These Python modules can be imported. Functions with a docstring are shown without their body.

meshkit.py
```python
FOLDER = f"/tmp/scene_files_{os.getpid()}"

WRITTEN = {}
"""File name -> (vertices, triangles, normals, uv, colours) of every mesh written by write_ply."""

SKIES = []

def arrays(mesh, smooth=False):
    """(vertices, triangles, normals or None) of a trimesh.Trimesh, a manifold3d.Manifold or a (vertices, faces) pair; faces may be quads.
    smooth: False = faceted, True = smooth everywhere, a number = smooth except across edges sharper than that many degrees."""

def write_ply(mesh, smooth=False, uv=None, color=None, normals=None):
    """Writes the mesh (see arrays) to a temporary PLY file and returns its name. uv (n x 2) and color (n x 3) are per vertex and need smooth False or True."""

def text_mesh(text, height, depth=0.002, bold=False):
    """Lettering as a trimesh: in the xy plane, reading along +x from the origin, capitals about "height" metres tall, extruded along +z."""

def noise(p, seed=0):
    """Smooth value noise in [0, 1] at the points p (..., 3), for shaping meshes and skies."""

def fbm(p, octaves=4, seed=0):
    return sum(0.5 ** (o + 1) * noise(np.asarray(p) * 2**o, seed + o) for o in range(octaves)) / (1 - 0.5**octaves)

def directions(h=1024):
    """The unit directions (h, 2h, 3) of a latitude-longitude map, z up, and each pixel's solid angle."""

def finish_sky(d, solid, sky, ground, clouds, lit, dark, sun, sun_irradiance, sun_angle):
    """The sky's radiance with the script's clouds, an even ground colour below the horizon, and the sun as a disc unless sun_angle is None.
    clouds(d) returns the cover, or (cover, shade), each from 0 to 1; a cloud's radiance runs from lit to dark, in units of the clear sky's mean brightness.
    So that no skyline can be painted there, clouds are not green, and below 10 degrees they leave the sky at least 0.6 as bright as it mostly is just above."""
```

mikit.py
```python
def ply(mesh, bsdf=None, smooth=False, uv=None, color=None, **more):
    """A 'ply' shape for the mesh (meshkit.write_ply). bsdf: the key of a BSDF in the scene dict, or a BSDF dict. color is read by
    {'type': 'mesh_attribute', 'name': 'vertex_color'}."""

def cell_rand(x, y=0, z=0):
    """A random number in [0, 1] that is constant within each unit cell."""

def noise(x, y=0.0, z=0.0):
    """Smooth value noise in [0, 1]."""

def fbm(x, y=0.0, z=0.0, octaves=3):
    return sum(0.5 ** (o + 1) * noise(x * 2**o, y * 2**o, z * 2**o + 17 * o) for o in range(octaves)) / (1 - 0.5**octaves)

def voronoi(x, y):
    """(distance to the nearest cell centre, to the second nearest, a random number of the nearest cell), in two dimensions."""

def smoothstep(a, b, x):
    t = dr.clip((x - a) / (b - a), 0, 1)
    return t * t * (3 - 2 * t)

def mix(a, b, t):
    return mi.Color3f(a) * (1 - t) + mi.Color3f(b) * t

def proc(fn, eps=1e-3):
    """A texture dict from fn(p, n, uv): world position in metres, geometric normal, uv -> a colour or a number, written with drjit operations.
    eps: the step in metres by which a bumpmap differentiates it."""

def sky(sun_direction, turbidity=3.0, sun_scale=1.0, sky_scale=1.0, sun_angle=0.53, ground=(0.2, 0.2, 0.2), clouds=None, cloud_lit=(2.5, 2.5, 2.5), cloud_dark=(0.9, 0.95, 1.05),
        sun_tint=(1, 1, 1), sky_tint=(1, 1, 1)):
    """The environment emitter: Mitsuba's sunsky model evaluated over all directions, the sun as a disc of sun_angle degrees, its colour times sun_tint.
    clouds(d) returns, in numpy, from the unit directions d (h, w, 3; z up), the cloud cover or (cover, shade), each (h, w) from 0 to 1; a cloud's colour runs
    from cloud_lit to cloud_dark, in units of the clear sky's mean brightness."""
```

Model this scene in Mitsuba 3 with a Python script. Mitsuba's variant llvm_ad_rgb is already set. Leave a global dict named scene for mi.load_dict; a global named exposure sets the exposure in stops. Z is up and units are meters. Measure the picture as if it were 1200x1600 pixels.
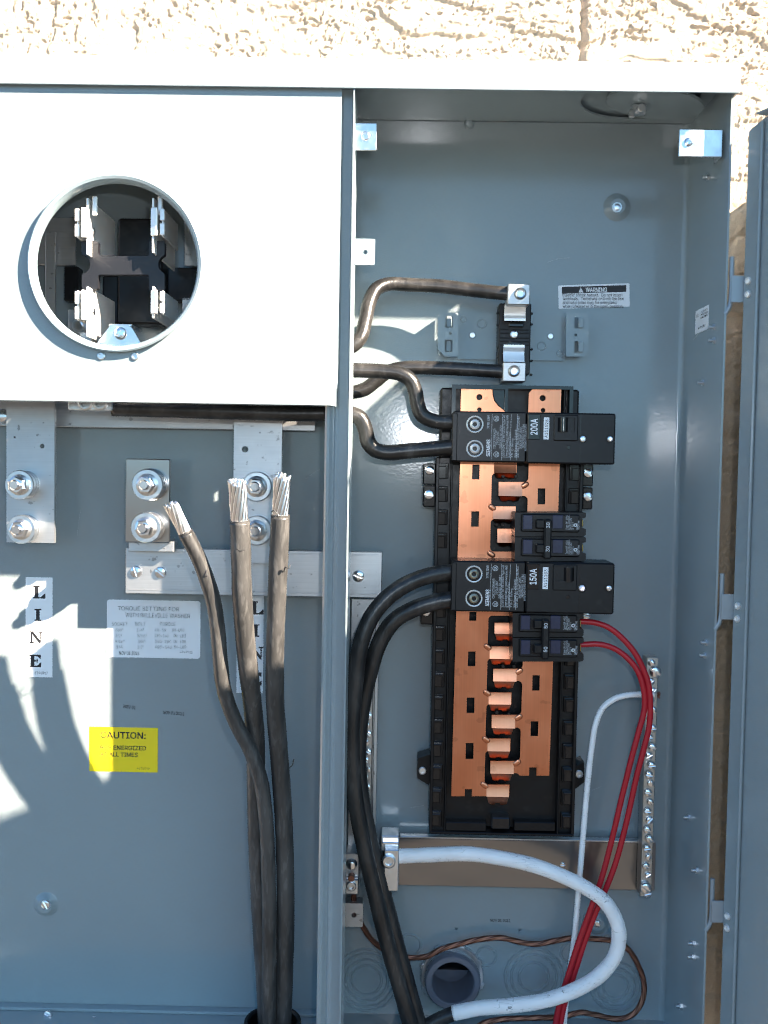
import math, random
import numpy as np, trimesh, drjit as dr, mitsuba as mi, mikit, meshkit
import shapely.geometry as sg
from shapely.ops import unary_union
from shapely import affinity
import manifold3d as m3
from mikit import proc, noise, fbm, smoothstep, mix

# ------------------------------------------------------------------ camera, sky, flash, exposure
exposure = 3.42
F_PX, W_PX, H_PX = 1600.0, 1200.0, 1600.0          # focal length and picture size of the 35 mm-class compact camera
CAM = np.array([0.0, -1.15, 0.0])                   # the cabinet's back sheet lies in y = 0; metres; the camera looks along +y
VPX, VPY, ROLL = 619.0, 728.0, 0.0168
ty, tz = (VPX - 600) / F_PX, (800 - VPY) / F_PX     # the cabinet's normal seen by the camera
# camera axes: right, down, forward in world coordinates
_n = np.array([ty, -tz, 1.0]); _n /= np.linalg.norm(_n)          # world +y in camera coordinates (right, down, forward)
_x = np.array([math.cos(ROLL), math.sin(ROLL), 0.0]); _x -= _n * (_x @ _n); _x /= np.linalg.norm(_x)   # world +x
_z = np.cross(_n, _x); _z = _z if _z[1] < 0 else -_z             # world +z (up: negative 'down')
RIGHT = np.array([_x[0], _n[0], _z[0]]); DOWN = np.array([_x[1], _n[1], _z[1]]); FWD = np.array([_x[2], _n[2], _z[2]])
T = mi.ScalarTransform4f
SUN = (1.80, -1.0, 1.28)
scene = {
    'camera': {'type': 'perspective', 'fov': 2 * math.degrees(math.atan(W_PX / 2 / F_PX)), 'fov_axis': 'x', 'near_clip': 0.02, 'far_clip': 200.0,
               'to_world': T().look_at(origin=CAM.tolist(), target=(CAM + FWD).tolist(), up=(-DOWN).tolist())},
    'sky': mikit.sky(SUN, turbidity=3, sun_scale=2.35, sky_scale=.88, sun_tint=(.93, .98, 1.16), sky_tint=(.74, 1.0, 1.13), ground=(.08, .08, .08)),
}
labels = {}


# ------------------------------------------------------------------ helpers
def at(px, py, y):
    """The point of the plane y = const that the photograph shows at this place (how the sizes in metres were measured)."""
    d = RIGHT * (px - 600) + DOWN * (py - 800) + FWD * F_PX
    return CAM + d * ((y - CAM[1]) / d[1])


def cat(ms):
    return trimesh.util.concatenate(list(ms))


def cbox(x0, x1, y0, y1, z0, z1, b=0.0):
    """A box with chamfered edges."""
    if b <= 0:
        m = trimesh.creation.box(extents=[x1 - x0, y1 - y0, z1 - z0]); m.apply_translation([(x0 + x1) / 2, (y0 + y1) / 2, (z0 + z1) / 2]); return m
    b = min(b, (x1 - x0) / 2.2, (y1 - y0) / 2.2, (z1 - z0) / 2.2)
    pts = []
    for x, sx in ((x0, 1), (x1, -1)):
        for y, sy in ((y0, 1), (y1, -1)):
            for z, sz in ((z0, 1), (z1, -1)):
                pts += [[x, y + sy * b, z + sz * b], [x + sx * b, y, z + sz * b], [x + sx * b, y + sy * b, z]]
    return trimesh.convex.convex_hull(np.array(pts))


def rect(px0, py0, px1, py1, y):
    """x0, x1, z0, z1 of an upright rectangle measured in the plane y."""
    cx, cy = (px0 + px1) / 2, (py0 + py1) / 2
    return at(px0, cy, y)[0], at(px1, cy, y)[0], at(cx, py1, y)[2], at(cx, py0, y)[2]


def pbox(px0, py0, px1, py1, yf, yb, b=0.0):
    x0, x1, z0, z1 = rect(px0, py0, px1, py1, yf)
    return cbox(x0, x1, yf, yb, z0, z1, b)


def prism(poly, yf, yb):
    """Extrudes a shapely polygon of the xz plane from yf (front) to yb (back)."""
    out = []
    for g in getattr(poly, 'geoms', [poly]):
        if g.is_empty: continue
        m = trimesh.creation.extrude_polygon(g, yb - yf, engine='earcut')
        v = m.vertices.copy()
        m.vertices = np.stack([v[:, 0], yf + v[:, 2], v[:, 1]], 1)
        m.invert()
        out.append(m)
    return cat(out)


def poly(pts, y):
    return sg.Polygon([(lambda p: (p[0], p[2]))(at(a, b, y)) for a, b in pts])


def prect(px0, py0, px1, py1, y):
    x0, x1, z0, z1 = rect(px0, py0, px1, py1, y)
    return sg.box(x0, z0, x1, z1)


def pcirc(px, py, r, y):
    p = at(px, py, y)
    return sg.Point(p[0], p[2]).buffer(r, 24)


def fillet(p, r):
    return p.buffer(r).buffer(-2 * r).buffer(r)


def lathe(profile, n=32):
    """Revolves (r, y) about the y axis; y grows away from the viewer."""
    pr = np.array(profile, float)
    a = np.linspace(0, 2 * np.pi, n, endpoint=False)
    v = np.stack([pr[:, None, 0] * np.cos(a), np.broadcast_to(pr[:, None, 1], (len(pr), n)), pr[:, None, 0] * np.sin(a)], -1).reshape(-1, 3)
    i, j = np.meshgrid(np.arange(len(pr) - 1), np.arange(n), indexing='ij')
    q = np.stack([i * n + j, i * n + (j + 1) % n, (i + 1) * n + (j + 1) % n, (i + 1) * n + j], -1).reshape(-1, 4)
    m = trimesh.Trimesh(v, np.vstack([q[:, [0, 1, 2]], q[:, [0, 2, 3]]]), process=False)
    m.merge_vertices(); m.update_faces(m.nondegenerate_faces()); m.fix_normals()
    return m


def cyl(r, y0, y1, n=28, b=0.0):
    return lathe([(0, y0), (r - b, y0), (r, y0 + b), (r, y1 - b), (r - b, y1), (0, y1)], n)


def hexa(r, y0, y1, b=0.0008):
    return lathe([(0, y0), (r * .86, y0), (r, y0 + b), (r, y1), (0, y1)], 6)


def move(m, x=0, y=0, z=0):
    m = m.copy(); m.apply_translation([x, y, z]); return m


def put(m, px, py, y):
    """The mesh moved so that its origin comes to the point measured at this place in the plane y."""
    return move(m, *at(px, py, y))


def rot(m, deg, axis=(0, 1, 0)):
    m = m.copy(); m.apply_transform(trimesh.transformations.rotation_matrix(math.radians(deg), axis)); return m


def bool_sub(a, *bs):
    def man(t): return m3.Manifold(m3.Mesh(np.asarray(t.vertices, np.float32), np.asarray(t.faces, np.uint32)))
    r = man(a)
    for b in bs: r = r - man(b)
    o = r.to_mesh()
    return trimesh.Trimesh(o.vert_properties[:, :3], o.tri_verts, process=False)


def spline(pts, n=10):
    p = np.array(pts, float)
    p = np.vstack([2 * p[0] - p[1], p, 2 * p[-1] - p[-2]])
    out = []
    for i in range(1, len(p) - 2):
        p0, p1, p2, p3 = p[i - 1:i + 3]
        d01, d12, d23 = (max(np.linalg.norm(a - b), 1e-6) ** .5 for a, b in ((p1, p0), (p2, p1), (p3, p2)))
        m1 = d12 * ((p1 - p0) / d01 - (p2 - p0) / (d01 + d12) + (p2 - p1) / d12)
        m2 = d12 * ((p2 - p1) / d12 - (p3 - p1) / (d12 + d23) + (p3 - p2) / d23)
        for t in np.linspace(0, 1, n, endpoint=False):
            out.append((2 * t**3 - 3 * t**2 + 1) * p1 + (t**3 - 2 * t**2 + t) * m1 + (-2 * t**3 + 3 * t**2) * p2 + (t**3 - t**2) * m2)
    out.append(p[-2])
    return np.array(out)


def tube(path, r, sides=20, lobes=0, twist=0.0, depth=.16, wob=0.0, seed=0):
    """A round (or stranded, with lobes that twist) cable along the path, closed at both ends."""
    p = np.array(path, float)
    t = np.gradient(p, axis=0); t /= np.linalg.norm(t, axis=1, keepdims=True) + 1e-12
    a = np.cross(t[0], [0.3, 1, 0.2]); a /= np.linalg.norm(a)
    s = np.concatenate([[0], np.cumsum(np.linalg.norm(np.diff(p, axis=0), axis=1))])
    rr = np.broadcast_to(r, (len(p),)).astype(float)
    if wob:
        rr = rr * (1 + wob * (2 * meshkit.fbm(np.stack([s * 60, s * 0 + seed, s * 0], 1), 3, seed) - 1))
    ang = np.arange(sides) * 2 * np.pi / sides
    rows = []
    for k in range(len(p)):
        a = a - t[k] * (a @ t[k]); a /= np.linalg.norm(a); b = np.cross(t[k], a)
        q = 1 - depth * (1 - np.abs(np.sin(lobes * ang / 2 + twist * s[k]))) if lobes else np.ones(sides)
        rows.append(p[k] + (rr[k] * q)[:, None] * (np.cos(ang)[:, None] * a + np.sin(ang)[:, None] * b))
    v = np.vstack(rows + [p[:1], p[-1:]])
    i, j = np.meshgrid(np.arange(len(p) - 1), np.arange(sides), indexing='ij')
    q = np.stack([i * sides + j, i * sides + (j + 1) % sides, (i + 1) * sides + (j + 1) % sides, (i + 1) * sides + j], -1).reshape(-1, 4)
    n = len(p) * sides; e = np.arange(sides); e2 = (e + 1) % sides; l = (len(p) - 1) * sides
    f = np.vstack([q[:, [0, 1, 2]], q[:, [0, 2, 3]], np.stack([e2, e, e * 0 + n], 1), np.stack([l + e, l + e2, e * 0 + n + 1], 1)])
    return trimesh.Trimesh(v, f, process=False)


def run(pts, n=10):
    """A cable's path from (px, py, y) measures."""
    return spline([at(*p) for p in pts], n)


def key_for(name):
    """The name, or the name with the next free three-digit number."""
    def taken(k): return k in scene or k in labels or any(s.startswith(k + '__') for s in scene)
    if not taken(name): return name
    i = 1
    while taken(f'{name}_{i:03d}'): i += 1
    return f'{name}_{i:03d}'


def obj(name, mesh, bsdf, parent=None, smooth=30, label=None, to_world=None):
    k = key_for(f'{parent}__{name}' if parent else name)
    d = dict(mesh) if isinstance(mesh, dict) else mikit.ply(mesh, bsdf, smooth)
    if to_world is not None: d['to_world'] = to_world
    scene[k] = d
    if label: labels[k] = {'label': label}
    return k


def thing(name, label, cat_, group=None, kind=None):
    k = key_for(name)
    labels[k] = {'label': label, 'category': cat_}
    if group: labels[k]['group'] = group
    return k


def single(name, mesh, bsdf, label, cat_, group=None, smooth=30):
    k = obj(name, mesh, bsdf, None, smooth)
    labels[k] = {'label': label, 'category': cat_}
    if group: labels[k]['group'] = group
    return k


def shift(px, py, y):
    return T().translate(at(px, py, y).tolist())


# ------------------------------------------------------------------ materials
def ref(k): return {'type': 'ref', 'id': k}


def principled(color, rough, metallic=0.0, **kw):
    c = color if isinstance(color, dict) else {'type': 'rgb', 'value': list(color)}
    r = rough if isinstance(rough, dict) else float(rough)
    return {'type': 'principled', 'base_color': c, 'roughness': r, 'metallic': float(metallic), **kw}


def two(b): return {'type': 'twosided', 'bsdf': b}
def bump(b, fn, s=1.0, eps=3e-4): return {'type': 'bumpmap', 'arbitrary': proc(fn, eps), 'scale': s, 'bsdf': b}


def paint_col(p, n, uv):
    f = fbm(p.x * 9, p.y * 9, p.z * 9, 3)
    g = noise(p.x * 900, p.y * 900, p.z * 900)
    return mix((.222, .266, .280), (.238, .284, .297), f) * (0.97 + .06 * g)


def paint_bump(p, n, uv):
    return (noise(p.x * 420, p.y * 420, p.z * 420) + .5 * noise(p.x * 900, p.y * 900, p.z * 900)) * 2.6e-5


scene['paint'] = two(bump(principled(proc(paint_col), .145, specular=.5), paint_bump))
scene['paint_smooth'] = two(principled((.22, .282, .31), .28, specular=.5))


def zinc_col(p, n, uv):
    f = fbm(p.x * 220, p.y * 220, p.z * 90, 3)
    return mix((.62, .65, .68), (.80, .82, .82), f)


def zinc_rough(p, n, uv):
    return .20 + .22 * fbm(p.x * 260, p.y * 260, p.z * 260, 2)


scene['zinc'] = two(principled(proc(zinc_col), proc(zinc_rough), 1.0))
scene['bright_zinc'] = two(principled((.80, .82, .85), .16, 1.0))
scene['steel_dark'] = two(principled((.42, .41, .40), .18, 1.0))


def alu_col(p, n, uv):
    f = fbm(p.x * 45, p.y * 45, p.z * 45, 3)
    line = noise(p.x * 30, p.y * 30, p.z * 1500)
    spot = smoothstep(.70, .78, fbm(p.x * 150 + 3, p.y * 150, p.z * 150, 3))
    return mix((.47, .485, .495), (.60, .61, .61), f) * (.92 + .1 * line) * (1 - .45 * spot)


scene['aluminium'] = two(principled(proc(alu_col), .42, .9))


def plate_col(p, n, uv):
    f = fbm(p.x * 12, p.y * 9, p.z * 30, 3)
    return mix((.22, .225, .235), (.34, .325, .32), f)


scene['plate_steel'] = two(principled(proc(plate_col), .24, 1.0))


def cu_col(p, n, uv):
    f = fbm(p.x * 40, p.y * 40, p.z * 14, 4)
    st = noise(p.x * 1400, p.y * 100, p.z * 12)
    spot = smoothstep(.68, .75, fbm(p.x * 95 + 9, p.y * 40, p.z * 95, 3))
    return mix((.57, .205, .105), (.76, .325, .19), f) * (.92 + .08 * st) * (1 - .16 * spot)


def cu_rough(p, n, uv):
    return .19 + .18 * fbm(p.x * 30, p.y * 30, p.z * 30, 3)


scene['copper'] = two(bump(principled(proc(cu_col), proc(cu_rough), 1.0), lambda p, n, uv: fbm(p.x * 38, p.y * 38, p.z * 26, 2) * 7e-4, 1e-3))
scene['copper_wire'] = two(principled((.27, .125, .085), .48, 1.0))
scene['brass'] = two(principled((.80, .60, .22), .3, 1.0))


def blk_col(p, n, uv):
    d = smoothstep(.60, .80, fbm(p.x * 80, p.y * 80, p.z * 80, 4))
    return mix((.005, .005, .006), (.012, .0118, .0115), d)


def blk_rough(p, n, uv):
    return .22 + .25 * fbm(p.x * 120, p.y * 120, p.z * 120, 3)


scene['black_plastic'] = two(principled(proc(blk_col), proc(blk_rough), specular=.3))
scene['black_gloss'] = two(principled((.010, .010, .011), .12, specular=.5))
scene['breaker_black'] = two(bump(principled(proc(blk_col), .38, specular=.35), lambda p, n, uv: noise(p.x * 1800, p.y * 1800, p.z * 1800) * 1.5e-5))
scene['blue_window'] = two(principled((.018, .022, .055), .3, specular=.5))


def jacket_col(p, n, uv):
    d = fbm(p.x * 70, p.y * 70, p.z * 22, 4)
    s = smoothstep(.55, .7, fbm(p.x * 300, p.y * 300, p.z * 60, 3))
    return mix((.013, .013, .013), (.036, .034, .032), smoothstep(.35, .75, d)) * (1 + .5 * s)


def jacket_bump(p, n, uv):
    return fbm(p.x * 350, p.y * 350, p.z * 120, 3) * 2.5e-4


scene['cable_jacket'] = two(bump(principled(proc(jacket_col), .33, specular=.5), jacket_bump))


def white_col(p, n, uv):
    d = fbm(p.x * 60, p.y * 60, p.z * 60, 3)
    crack = smoothstep(.018, .004, dr.abs(noise(p.x * 120, p.y * 120, p.z * 420) - .5)) * smoothstep(.52, .6, fbm(p.x * 90, p.y * 90, p.z * 90 + 5, 3))
    return mix((.78, .77, .75), (.88, .87, .85), d) * (1 - .75 * crack)


scene['white_tape'] = two(bump(principled(proc(white_col), .4, specular=.4), lambda p, n, uv: fbm(p.x * 200, p.y * 200, p.z * 500, 2) * 1.5e-4))
scene['red_jacket'] = two(principled((.42, .012, .022), .34, specular=.5))
scene['label_white'] = two(principled((.74, .76, .77), .45))
scene['label_yellow'] = two(principled((.82, .62, .01), .4))
scene['ink'] = two(principled((.012, .012, .014), .55))
scene['ink_faint'] = two(principled((.03, .036, .042), .6))
scene['scratch'] = two(principled((.40, .43, .44), .5))
scene['print_white'] = two(principled((.50, .52, .53), .5))
scene['print_bright'] = two(principled((.78, .79, .80), .5))
scene['hinge_plate'] = two(principled((.26, .30, .325), .30, .25))
scene['tin'] = two(principled((.82, .82, .80), .42, .55))
scene['strand'] = two(principled((.82, .80, .78), .22, 1.0))
scene['grey_pvc'] = two(principled((.12, .128, .155), .35))


def stucco_col(p, n, uv):
    f = fbm(p.x * 14, p.y * 14, p.z * 14, 4)
    g = noise(p.x * 1300, p.y * 1300, p.z * 1300)
    return mix((.40, .322, .242), (.53, .438, .342), f) * (.88 + .2 * g)


scene['stucco'] = two(bump(principled(proc(stucco_col), .95, specular=.1), lambda p, n, uv: fbm(p.x * 800, p.y * 800, p.z * 800, 3) * 1.3e-3))
scene['asphalt'] = two(principled(proc(lambda p, n, uv: mix((.045, .044, .042), (.065, .063, .06), fbm(p.x * 2, p.y * 2, p.z, 4))), .9, specular=.1))

# ------------------------------------------------------------------ ground and stucco wall
WALL_Y = 0.022
obj('ground', cbox(-15, 15, -15, 0.6, -1.75, -1.6), 'asphalt', smooth=False)
labels['ground'] = {'label': 'dark asphalt ground below the wall, outside the view', 'kind': 'structure'}


def stucco_mesh():
    xs = np.unique(np.round(np.concatenate([np.linspace(-4, -.55, 40), np.arange(-.55, .52, .0014), np.linspace(.52, 5, 50)]), 5))
    zs = np.unique(np.round(np.concatenate([np.linspace(-1.65, -.75, 20), np.arange(-.75, .40, .0026), np.arange(.40, .60, .0014), np.linspace(.6, 3.2, 40)]), 5))
    X, Z = np.meshgrid(xs, zs)
    p = np.stack([X, Z, X * 0], -1)
    def ss(a, b, t):
        t = np.clip((t - a) / (b - a), 0, 1); return t * t * (3 - 2 * t)
    w1 = meshkit.fbm(p * [14, 14, 1], 3, 1) - .5
    w2 = meshkit.fbm(p * [14, 14, 1] + 31, 3, 2) - .5
    f = meshkit.fbm(np.stack([X * 13 + w1 * 1.0, Z * 52 + w2 * 2.0, X * 0], -1), 5, 5)
    left = 1 / (1 + np.exp((X + .16) * 26))                                   # towards the left the trowel marks stand upright
    g = meshkit.fbm(np.stack([X * 42 + w2 * 1.6, Z * 15 + w1, X * 0 + 4], -1), 5, 8)
    ed = meshkit.fbm(p * [230, 260, 1] + 3, 3, 29) - .5
    f = f + .16 * ed; g = g + .14 * ed
    h = (.0026 * ss(.385, .425, f) + .0012 * ss(.58, .60, f)) * (1 - left) + left * (.0016 * ss(.29, .325, g) + .0005 * ss(.60, .63, g))
    msk = .25 + .75 * ss(.38, .62, meshkit.fbm(p * [22, 22, 1] + 9, 3, 23))
    h += (1 + .9 * (1 - left)) * msk * .0013 * (meshkit.fbm(p * [260, 330, 1], 3, 11) - .5) + msk * .0008 * (meshkit.noise(p * [560, 560, 1], 13) - .5)
    pit = ss(.66, .72, meshkit.fbm(p * [170, 240, 1] + 7, 3, 17))
    h -= .0020 * pit * msk
    gx = .1985 + .004 * (meshkit.noise(p * [1, 60, 1], 19) - .5)
    h -= .006 * np.exp(-((X - gx) / .0045) ** 2)                              # an open joint in the render coat
    shade_pier = ss(.44, .442, X) * ss(.76, .758, X) * ss(.342, .336, Z)             # added unseen pier behind the open door, shades the strip of wall
    Y = WALL_Y - h - .37 * shade_pier
    v = np.stack([X, Y, Z], -1).reshape(-1, 3)
    nx = len(xs)
    i, j = np.meshgrid(np.arange(len(zs) - 1), np.arange(nx - 1), indexing='ij')
    hid = (X[:-1, :-1] > -.53) & (X[:-1, :-1] < .325) & (Z[:-1, :-1] < .375) & (Z[:-1, :-1] > -.62)   # behind the cabinet
    a = (i * nx + j)[~hid]
    fcs = np.vstack([np.stack([a, a + 1, a + nx + 1], 1), np.stack([a, a + nx + 1, a + nx], 1)])
    m = trimesh.Trimesh(v, fcs, process=False); m.remove_unreferenced_vertices()
    return m


single('stucco_wall', stucco_mesh(), 'stucco', 'rough cream stucco house wall with trowelled ridges behind the metal cabinet', 'wall', smooth=True)

# ------------------------------------------------------------------ the cabinet
YF = -.14                                     # front rim
XR = at(1138, 300, YF)[0]                     # right side wall, inside
XL = -.62
ZT = at(640, 188.5, 0)[2]                       # ceiling
ZB = at(600, 1584, 0)[2]                      # floor
cab = thing('electrical_cabinet', 'open grey painted steel cabinet with hood, centre post and breaker bay on the stucco wall', 'electrical cabinet')


def ring_relief(rs, h=.0014, w=.0017):
    """Raised concentric rims of a knockout."""
    out = []
    for r in rs:
        out.append(lathe([(r - w, 0), (r - w * .3, -h), (r + w * .3, -h), (r + w, 0)], 40))
    return cat(out)


back = sg.box(XL, ZB, XR, ZT)
for a, b, r in ((713, 1451, .0017), (812, 1453, .0017)):
    back = back.difference(pcirc(a, b, r, 0))
c0 = at(706, 1522, 0)
back = back.difference(sg.Point(c0[0], c0[2]).buffer(.0262, 40))
obj('back_sheet', prism(back, 0, .002), 'paint', cab, False)
obj('back_lining', prism(sg.box(XL, ZB, XR, ZT).difference(sg.Point(c0[0], c0[2]).buffer(.0262, 40)), .004, .010), 'paint_smooth', cab, False)  # added lining that keeps sky light out of the holes in the back
# rounded fold where the back meets the side, as on folded sheet
R = .006
fold = [(XR - R * (1 - math.cos(t)), -R * (1 - math.sin(t))) for t in np.linspace(0, math.pi / 2, 7)]
fpoly = sg.Polygon([(XR + .002, YF + .0)] + [(XR, YF)] + [(x, y) for x, y in fold] + [(XR - R, .0019), (XR + .002, .0019)])
m = trimesh.creation.extrude_polygon(fpoly, ZT - ZB, engine='earcut'); m.apply_translation([0, 0, ZB])
obj('side_wall', m, 'paint', cab, 25)
ZC = ZT
# ceiling with a round hub opening, and its closing plate hung by a clip
hub = at(1003, 160, -.075)
hx, hy, hr = hub[0] - .002, -.074, .060
cp = sg.box(XL, YF, XR, -.0028).difference(sg.Point(hx, hy).buffer(hr, 40))
m = trimesh.creation.extrude_polygon(cp, .002, engine='earcut'); m.apply_translation([0, 0, ZC])
obj('ceiling', m, 'paint', cab, False)
m = trimesh.creation.cylinder(hr - .011, .003, sections=48); m = rot(rot(m, 4, (1, 0, 0)), 7, (0, 1, 0)); m.apply_translation([hx + .014, hy - .006, ZC - .0060])
obj('hub_plate', m, 'paint', cab, 30)
c = at(998, 173, -.075)
clip = cat([cbox(c[0] - .007, c[0] + .007, c[1] - .004, c[1] + .004, c[2] - .004, ZC - .006, .001), move(cyl(.0045, -.004, .004, 16, .001), c[0] + .001, c[1] - .006, c[2]), cbox(c[0] - .011, c[0] - .005, c[1] - .007, c[1] - .002, c[2] - .009, c[2] - .001, .001)])
obj('hub_clip', clip, 'zinc', cab)
# hood over the front, its lip hanging in front of cover and bay
hz0, hz1 = at(600, 138.5, -.1535)[2], max(at(600, 105, -.1535)[2], ZC + .0070)
HX1 = at(1157, 130, -.1535)[0]
lip = cat([cbox(XL, HX1, -.1535, -.1520, hz0, hz1 + .0, .0006), cbox(XL, HX1, -.1519, .02, hz1 - .0018, hz1, .0004), cbox(HX1 - .002, HX1, -.1519, .02, hz0 + .002, hz1 - .002)])
obj('hood', lip, 'paint', cab, False)
obj('head_rail', cbox(XL, XR, -.1395, -.1375, ZC + .0005, hz1 - .003), 'paint', cab, False)
# floor and its lip
obj('floor', cbox(XL, XR, YF, -.0002, ZB - .002, ZB), 'paint', cab, False)
obj('floor_lip', cbox(XL, at(497, 1580, 0)[0], -.012, -.0004, ZB + .0002, ZB + .004, .001), 'paint', cab, False)

# centre post: a folded channel that stands in front of the partition
xa, xb, xc, xd = (at(a, 900, -.146)[0] for a in (503, 516, 521.5, 543.5))
zp0, zp1 = ZB + .0005, hz0 + .004
post = sg.Polygon([(xa, -.128), (xa, -.1345), (xa + .002, -.1365), (xa + .0045, -.1365), (xb - .0005, -.1345), (xb + .001, -.1340), (xc - .001, -.1375), (xc + .001, -.1385), (xc + .003, -.1390),
                   (xd - .0030, -.1390), (xd - .0016, -.1400), (xd - .0014, -.1518), (xd, -.1518), (xd, -.088), (xd - .0018, -.088), (xd - .0018, -.1372), (xc + .003, -.1372), (xb + .001, -.1320), (xa + .0035, -.1345), (xa + .0018, -.133), (xa + .0018, -.128)])
post = post.buffer(.0005).buffer(-.0005).buffer(0)
m = trimesh.creation.extrude_polygon(post, zp1 - zp0, engine='earcut'); m.apply_translation([0, 0, zp0])
obj('centre_post', m, 'paint', cab, 40)
# partition behind the post with openings for the cables and the neutral bar
px_ = xa + .004
pz = lambda py: at(520, py, -.07)[2]
yz = sg.box(-.1346, ZB, -.0005, ZC)
for (a, b, y0, y1) in ((535, 561, -.096, -.074), (563, 593, -.102, -.078), (631, 661, -.100, -.074), (598, 630, -.070, -.046), (858, 936, -.040, -.026)):
    yz = yz.difference(sg.box(y0, pz(b), y1, pz(a)))
m = trimesh.creation.extrude_polygon(yz, .0016, engine='earcut')
v = m.vertices.copy(); m.vertices = np.stack([px_ + v[:, 2], v[:, 0], v[:, 1]], 1)
obj('partition', m, 'paint', cab, False)


# ------------------------------------------------------------------ prototypes of the small fixings (heads face the viewer, -y)
def slot_head(r, h, kind='slot', boss=0):
    prof = [(0, -h), (r * .55, -h), (r * .85, -h * .8), (r, -h * .35), (r, 0), (0, 0)]
    if kind == 'socket':
        prof = [(0, -h * .35), (r * .5, -h * .35), (r * .55, -h), (r * .8, -h), (r, -h * .75), (r, 0), (0, 0)]
        return lathe(prof, 28)
    m = lathe(prof, 28)
    w = r * .17
    if kind == 'slot':
        return bool_sub(m, cbox(-r * 1.2, r * 1.2, -h * 1.5, -h * .45, -w, w))
    return bool_sub(m, cbox(-r * .62, r * .62, -h * 1.5, -h * .4, -w, w), cbox(-w, w, -h * 1.5, -h * .4, -r * .62, r * .62))


SCREW = mikit.ply(slot_head(1, .55), 'bright_zinc', 30)
CROSS = mikit.ply(slot_head(1, .55, 'cross'), 'bright_zinc', 30)
SOCKET = mikit.ply(slot_head(1, .5, 'socket'), 'zinc', 30)
WASHER = mikit.ply(lathe([(.42, 0), (.42, -.2), (.95, -.2), (1, -.12), (1, 0), (.42, 0)], 36), 'zinc', 30)
RIVET = mikit.ply(lathe([(0, -.25), (.45, -.3), (.55, -.6), (.85, -.55), (1, -.25), (1, 0), (0, 0)], 24), 'tin', 30)


def fix(name, proto, parent, px, py, y, r, spin=0, label=None):
    return obj(name, proto, None, parent, label=label, to_world=shift(px, py, y) @ T().rotate([0, 1, 0], spin) @ T().scale(r))


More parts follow.
